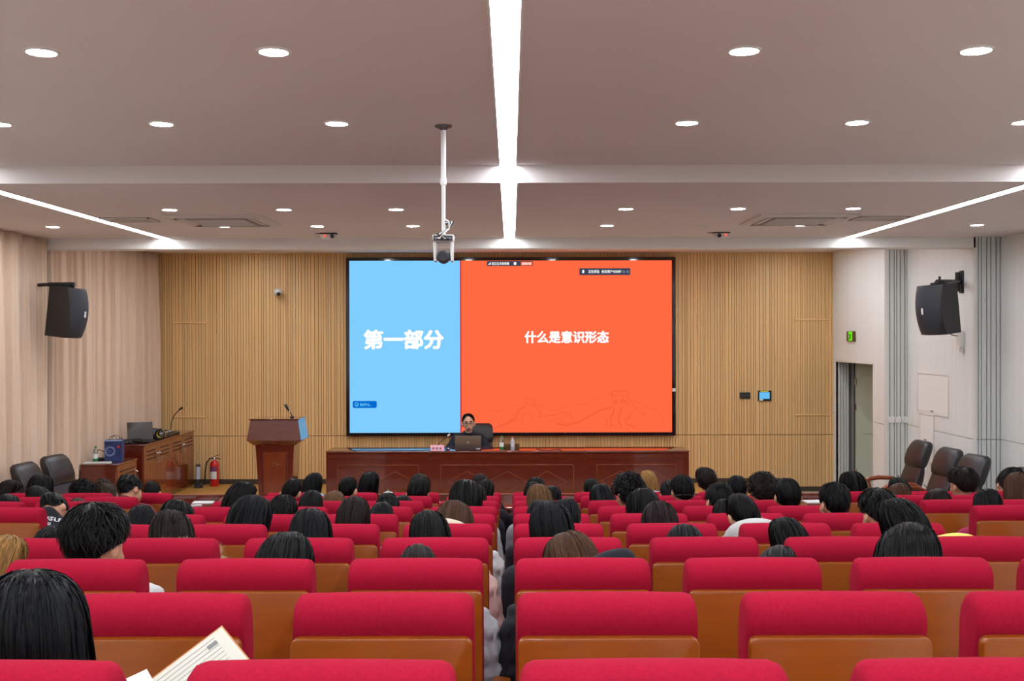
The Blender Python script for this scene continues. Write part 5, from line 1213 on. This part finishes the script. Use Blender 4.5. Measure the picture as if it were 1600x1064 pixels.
def make_person(i, rec):
    x, yt, wpx, n, blk, k, style, hc, jc, pitch, yaw, ex = rec
    base_x = block_x(blk, k); by = row_d(n) + 0.285; bz = row_z(n) - 0.02
    base_x += ex.get('bx', 0.0); by += ex.get('by', 0.0)
    st_key, P0 = STY[style]; P = dict(P0)
    dep = by + ex.get('dep', 0.02); lean, stt, side, hs = ex.get('lean', 0.0), 1.0, 0.0, 1.0
    topth = P['thick'] + 0.005
    for it in range(6):
        want_x, want_z = PX(x, dep), PZ(yt, dep)
        wm = wpx * dep / F
        hs = float(np.clip((wm / NOMW[style]) ** 0.6, 0.90, 1.10))
        pts = deform([HC, HC + np.array([0, 0, 0.112 + topth])], stt, lean, side, pitch, yaw, ex.get('roll', 0), hs)
        # top of the tilted ellipsoid, approximated
        c = pts[0]; tz = c[2] + (0.113 + topth) * hs
        dz = want_z - (tz + bz)
        if dz < 0 and lean < 0.42 and 'lean' not in ex: lean = min(0.42, lean + max(0.02, -dz * 0.6))
        stt = float(np.clip(stt + dz / 0.51 * 0.8, 0.72, 1.16))
        side = float(np.clip((want_x - base_x - (c[0] - side * (c[2] - HIPZ))) / max(0.3, c[2] - HIPZ), -0.45, 0.45))
        dep = by + c[1]
    P['wide'] = P['wide'] * float(np.clip(wm / (NOMW[style] * hs), 0.85, 1.18))
    if style in ('long', 'longer'): P['len'] = P['len'] * stt
    args = (stt, lean, side, pitch, yaw, ex.get('roll', 0), hs)
    D = lambda T: deform(T[0], *args)
    body = link('person', np_mesh('person', D(T_body), T_body[1], M_skin2), None, None, (base_x, by, bz))
    hairw = SN[style].format(HN[hc])
    tag(body, f'person with {hairw}, {ROWN[n]}, {pos_phrase(blk, k)}', 'person', 'seated audience')
    TJ = T_puff if ex.get('puff') else T_jack
    jk = link('jacket', np_mesh('jacket', D(TJ), TJ[1], jmat(jc)), None, body)
    link('trousers', np_mesh('trousers', D(T_trou), T_trou[1], M_trous), None, body)
    link('shoes', np_mesh('shoes', D(T_shoe), T_shoe[1], M_shoe), None, body)
    px_h = wpx
    nstr, segs = (1700, 12) if px_h > 120 else (1300, 10) if px_h > 85 else (800, 8) if px_h > 55 else (420, 7) if px_h > 36 else (280, 6)
    if st_key in ('short', 'curly'): nstr = int(nstr * 1.5); segs = max(4, segs - 3)
    hv, hf = hair_mesh(st_key, 100 + i * 7, nstr, segs, P)
    link('hair', np_mesh('hair', deform(hv, *args), hf, hair_mat(hc)), None, body)
    if ex.get('hood'):
        g = G()
        for k2 in range(13):
            a0 = PI * (1.0 + k2 / 12.0)
            a1 = PI * (1.0 + (k2 + 1) / 12.0)
            r_ = lambda a: (0.135 * math.cos(a), -0.02 + 0.13 * math.sin(a), 1.045 + 0.02 * -math.sin(a))
            if k2 < 12: g.capsule(r_(a0), r_(a1), 0.034 + 0.02 * math.sin(PI * k2 / 12), 0.034 + 0.02 * math.sin(PI * (k2 + 1) / 12), n=10)
        T = remesh(g, 0.012, 0.5, 4)
        zc_ = deform([[0, -0.15, 1.06]], *args)[0][2]; ho = ex.get('hoff', 0.0)
        hv_ = D(T); hm_ = hv_.mean(0); hk = 0.72 if ho else 1.0; hv_ = (hv_ - hm_) * np.array([hk, hk, hk]) + hm_
        link('hood', np_mesh('hood', hv_, T[1], jmat(ex['hood'])), None, body, (ho, -0.01, max(0.0, 1.055 - zc_) + (0.02 if ho else 0)))
    if ex.get('fur'):
        rs = np.random.RandomState(5); V = []; Fc = []
        for q in range(900):
            a = rs.uniform(PI * 0.95, PI * 2.05); b_ = rs.uniform(-0.6, 1.9)
            c = np.array([0.14 * math.cos(a), -0.03 + 0.12 * math.sin(a), 1.04]); o_ = np.array([math.cos(a) * math.cos(b_), math.sin(a) * math.cos(b_), math.sin(b_)])
            r0 = c + o_ * 0.02; r1 = c + o_ * rs.uniform(0.045, 0.065) + rs.uniform(-0.008, 0.008, 3); s_ = np.array([-math.sin(a), math.cos(a), 0]) * 0.003
            m0 = len(V); V += [tuple(r0 - s_), tuple(r0 + s_), tuple(r1)]; Fc.append((m0, m0 + 1, m0 + 2))
        T = (np.array(V), Fc); tag(link('fur_collar', np_mesh('fur_collar', D(T), Fc, jmat((226, 214, 182))), None, body, (0.07, 0, max(0.0, 1.03 - deform([[0, -0.15, 1.04]], *args)[0][2]))), 'cream fur collar', kind='stuff')
    if ex.get('tie'):
        g = G().lathe([(0.014, -0.012), (0.021, -0.006), (0.021, 0.006), (0.014, 0.012)], 12, tuple(HC + np.array([0, -0.122, -0.085])))
        link('hair_tie', np_mesh('hair_tie', D((np.array(g.v), 0)), g.f, M_whitepl), None, body)
    if ex.get('strap'):
        g = G().tube([tuple(HC + np.array([0.088 * math.sin(a), -0.108 * math.cos(a), -0.035 - 0.01 * math.cos(a)])) for a in np.linspace(-1.7, 1.7, 17)], 0.0025, 6)
        link('mask_strap', np_mesh('mask_strap', D((np.array(g.v), 0)), g.f, M_metal), None, body)
    if ex.get('glasses'):
        g = G()
        for s in (-1, 1): g.tube([tuple(HC + np.array(v)) for v in ((s * 0.082, -0.01, 0.005), (s * 0.08, 0.05, 0.006), (s * 0.062, 0.105, 0.004))], 0.003, 6)
        for s in (-1, 1): g.tube([tuple(HC + np.array((s * 0.034 + 0.028 * math.cos(a), 0.112, 0.0 + 0.022 * math.sin(a)))) for a in np.linspace(0, 2 * PI, 15)], 0.0025, 6)
        link('glasses', np_mesh('glasses', D((np.array(g.v), 0)), g.f, M_metal), None, body)
    if ex.get('self'):
        body['label'] = 'person in black jacket lettered SELF, bowed forward at the left aisle'
        # lettering wraps the jacket back, so it follows the same deformation
        for wd, zc_, x0, x1 in (('SELF', 0.99, 0.0, 0.095), ('E', 0.94, 0.0, 0.026)):
            me = text_mesh(wd, 0.02); co = np.empty(len(me.vertices) * 3); me.vertices.foreach_get('co', co); co = co.reshape(-1, 3)
            lo, hi = co.min(0), co.max(0)
            u = x0 + (co[:, 0] - lo[0]) / (hi[0] - lo[0]) * (x1 - x0); v = zc_ - 0.02 + (co[:, 1] - lo[1]) / (hi[1] - lo[1]) * 0.04
            jv = TJ[0]; back = jv[jv[:, 1] < -0.02]
            yv = np.array([back[np.argmin((back[:, 0] - a) ** 2 + (back[:, 2] - b_) ** 2)][1] for a, b_ in zip(u, v)]) - 0.008
            fc = [tuple(p.vertices) for p in me.polygons]
            link('lettering', np_mesh('lettering', deform(np.stack([u, yv, v], 1), *args), fc, M_paper), None, jk)
    return body, args
PP = {}
for i, rec in enumerate(PEOPLE):
    PP[i] = make_person(i, rec)

# ------------------------------------------------------------------ the speaker behind the rostrum (faces the hall)
def make_speaker():
    T_b = remesh(body_geo(ARM_S), 0.006, 0.25); T_j = remesh(jacket_geo(ARM_S, 0.022), 0.010, 0.4, 5)
    args = (0.885, 0.12, 0.0, -0.10, 0.08, 0.04, 1.12)
    loc = (PX(732, 16.5), 16.56, -0.03)
    body = link('person', np_mesh('person', deform(T_b[0], *args), T_b[1], M_skin), None, None, loc, PI)
    tag(body, 'person with glasses and navy jacket speaking behind the laptop on the rostrum', 'person')
    D = lambda g: deform(np.array(g.v), *args)
    jk = link('jacket', np_mesh('jacket', deform(T_j[0], *args), T_j[1], jmat((20, 24, 38))), None, body)
    g = G()
    g.tube([(-0.075, 0.05, 1.05), (-0.05, 0.09, 1.0), (0.0, 0.115, 0.93)], 0.016, 8).tube([(0.075, 0.05, 1.05), (0.05, 0.09, 1.0), (0.0, 0.115, 0.93)], 0.016, 8)
    link('collar', np_mesh('collar', D(g), g.f, jmat((26, 30, 46))), None, jk)
    link('trousers', np_mesh('trousers', deform(T_trou[0], *args), T_trou[1], M_trous), None, body)
    link('shoes', np_mesh('shoes', deform(T_shoe[0], *args), T_shoe[1], M_black), None, body)
    P = dict(STY['short'][1]); P.update(thick=0.014, lift=0.004, back=1.95, side=1.5, front=0.80, clump=0.001)
    hv, hf = hair_mesh('short', 9, 700, 6, P)
    link('hair', np_mesh('hair', deform(hv, *args), hf, hair_mat(BLK)), None, body)
    M_lip = mat('lips', (150, 84, 76), 0.5); M_eye = mat('eye_dark', (24, 18, 16), 0.2)
    for s in (-1, 1):
        g = G().ellipsoid((s * 0.031, 0.1, 1.187), (0.014, 0.009, 0.0065), 12, 8); link('eye', np_mesh('eye', D(g), g.f, M_eye), None, body)
        g = G().tube([(s * 0.014, 0.107, 1.210), (s * 0.032, 0.106, 1.216), (s * 0.052, 0.093, 1.209)], 0.0045, 6); link('eyebrow', np_mesh('eyebrow', D(g), g.f, hair_mat(BLK)), None, body)
    g = G().ellipsoid((0, 0.103, 1.116), (0.024, 0.009, 0.011), 14, 8); mo = link('mouth', np_mesh('mouth', D(g), g.f, M_lip), None, body)
    g = G().ellipsoid((0, 0.108, 1.116), (0.016, 0.006, 0.005), 12, 8); link('mouth_opening', np_mesh('mouth_opening', D(g), g.f, mat('mouth_dark', (70, 28, 28), 0.6)), None, mo)
    g = G()
    for s in (-1, 1):
        g.tube([(s * 0.033 + 0.028 * math.cos(a), 0.118, 1.186 + 0.02 * math.sin(a)) for a in np.linspace(0, 2 * PI, 17)], 0.0022, 6)
        g.tube([(s * 0.061, 0.117, 1.19), (s * 0.078, 0.07, 1.188), (s * 0.082, 0.0, 1.185)], 0.0022, 6)
    g.tube([(-0.006, 0.12, 1.19), (0.006, 0.12, 1.19)], 0.0022, 6)
    link('glasses', np_mesh('glasses', D(g), g.f, M_dkmetal), None, body)
make_speaker()

# ------------------------------------------------------------------ loose things among the seats
def quad_slab(name, A, u, v, th, m, parent):
    A, u, v = Vector(A), Vector(u), Vector(v); nrm = u.cross(v).normalized() * th
    P = [A, A + u, A + u + v, A + v]
    return G().hexa([tuple(p) for p in P], [tuple(p + nrm) for p in P]).build(name, m, parent, smooth=False)
def at(x, y, d): return Vector((PX(x, d), d, PZ(y, d)))
Tc = at(345, 980, 2.22); Lv = (at(233, 1064, 2.12) - Tc).normalized() * 0.25; Rv = (at(398, 1045, 2.14) - Tc).normalized() * 0.18
nb = empty('notebook', tuple(Tc), 0, 'open lined notebook held up beside the nearest long-haired person', 'notebook')
nrm = Lv.cross(Rv).normalized()
sgn = 1 if nrm.y < 0 else -1
quad_slab('cover', -Lv.normalized() * 0.004 - Rv.normalized() * 0.006 - nrm * sgn * 0.006, Lv * 1.03, Rv * 1.05, sgn * 0.004, mat('kraft_cover', (176, 124, 78), 0.7), nb)
pg = quad_slab('page', -nrm * sgn * 0.002, Lv, Rv, sgn * 0.004, mat('cream_page', (198, 198, 186), 0.8), nb)
M_rule = mat('ruled_line', (140, 144, 144), 0.8)
for k in range(1, 17):
    quad_slab('ruled_line', Rv * (k / 17.5) + Lv * 0.10 + nrm * sgn * 0.0022, Lv * 0.86, Rv.normalized() * 0.0012, sgn * 0.0004, M_rule, pg)
quad_slab('written_mark', Rv * 0.10 + Lv * 0.10 + nrm * sgn * 0.0024, Lv * 0.09, Rv.normalized() * 0.010, sgn * 0.0004, mat('grey_ink', (120, 124, 124), 0.8), pg)
Ts = at(228, 1046, 2.16); sh_ = empty('paper_sheets', tuple(Ts), 0, 'loose white sheet sticking up left of the notebook', 'paper')
quad_slab('sheet', (0, 0, 0), (at(180, 1068, 2.1) - Ts) * 1.8, (at(238, 1064, 2.1) - Ts) * 3.0, 0.002, M_paper, sh_)
ph = empty('smartphone', (-0.04, row_d(3) + 0.30, row_z(3) + 0.667), 0.06, 'silver phone lying on the wooden armrest in the centre gap', 'phone')
G().prism(rrect(-0.036, 0.036, -0.075, 0.075, 0.012), 'z', 0.0, 0.008).build('case', mat('phone_silver', (190, 196, 200), 0.25, 0.3), ph, bevel=0.002)
G().prism(rrect(-0.031, 0.031, -0.068, 0.04, 0.006), 'z', 0.008, 0.0086).build('face', mat('phone_face', (226, 210, 200), 0.2), ph)
G().prism(rrect(-0.02, 0.02, 0.048, 0.062, 0.004), 'z', 0.008, 0.0095).build('camera_bar', M_black, ph)
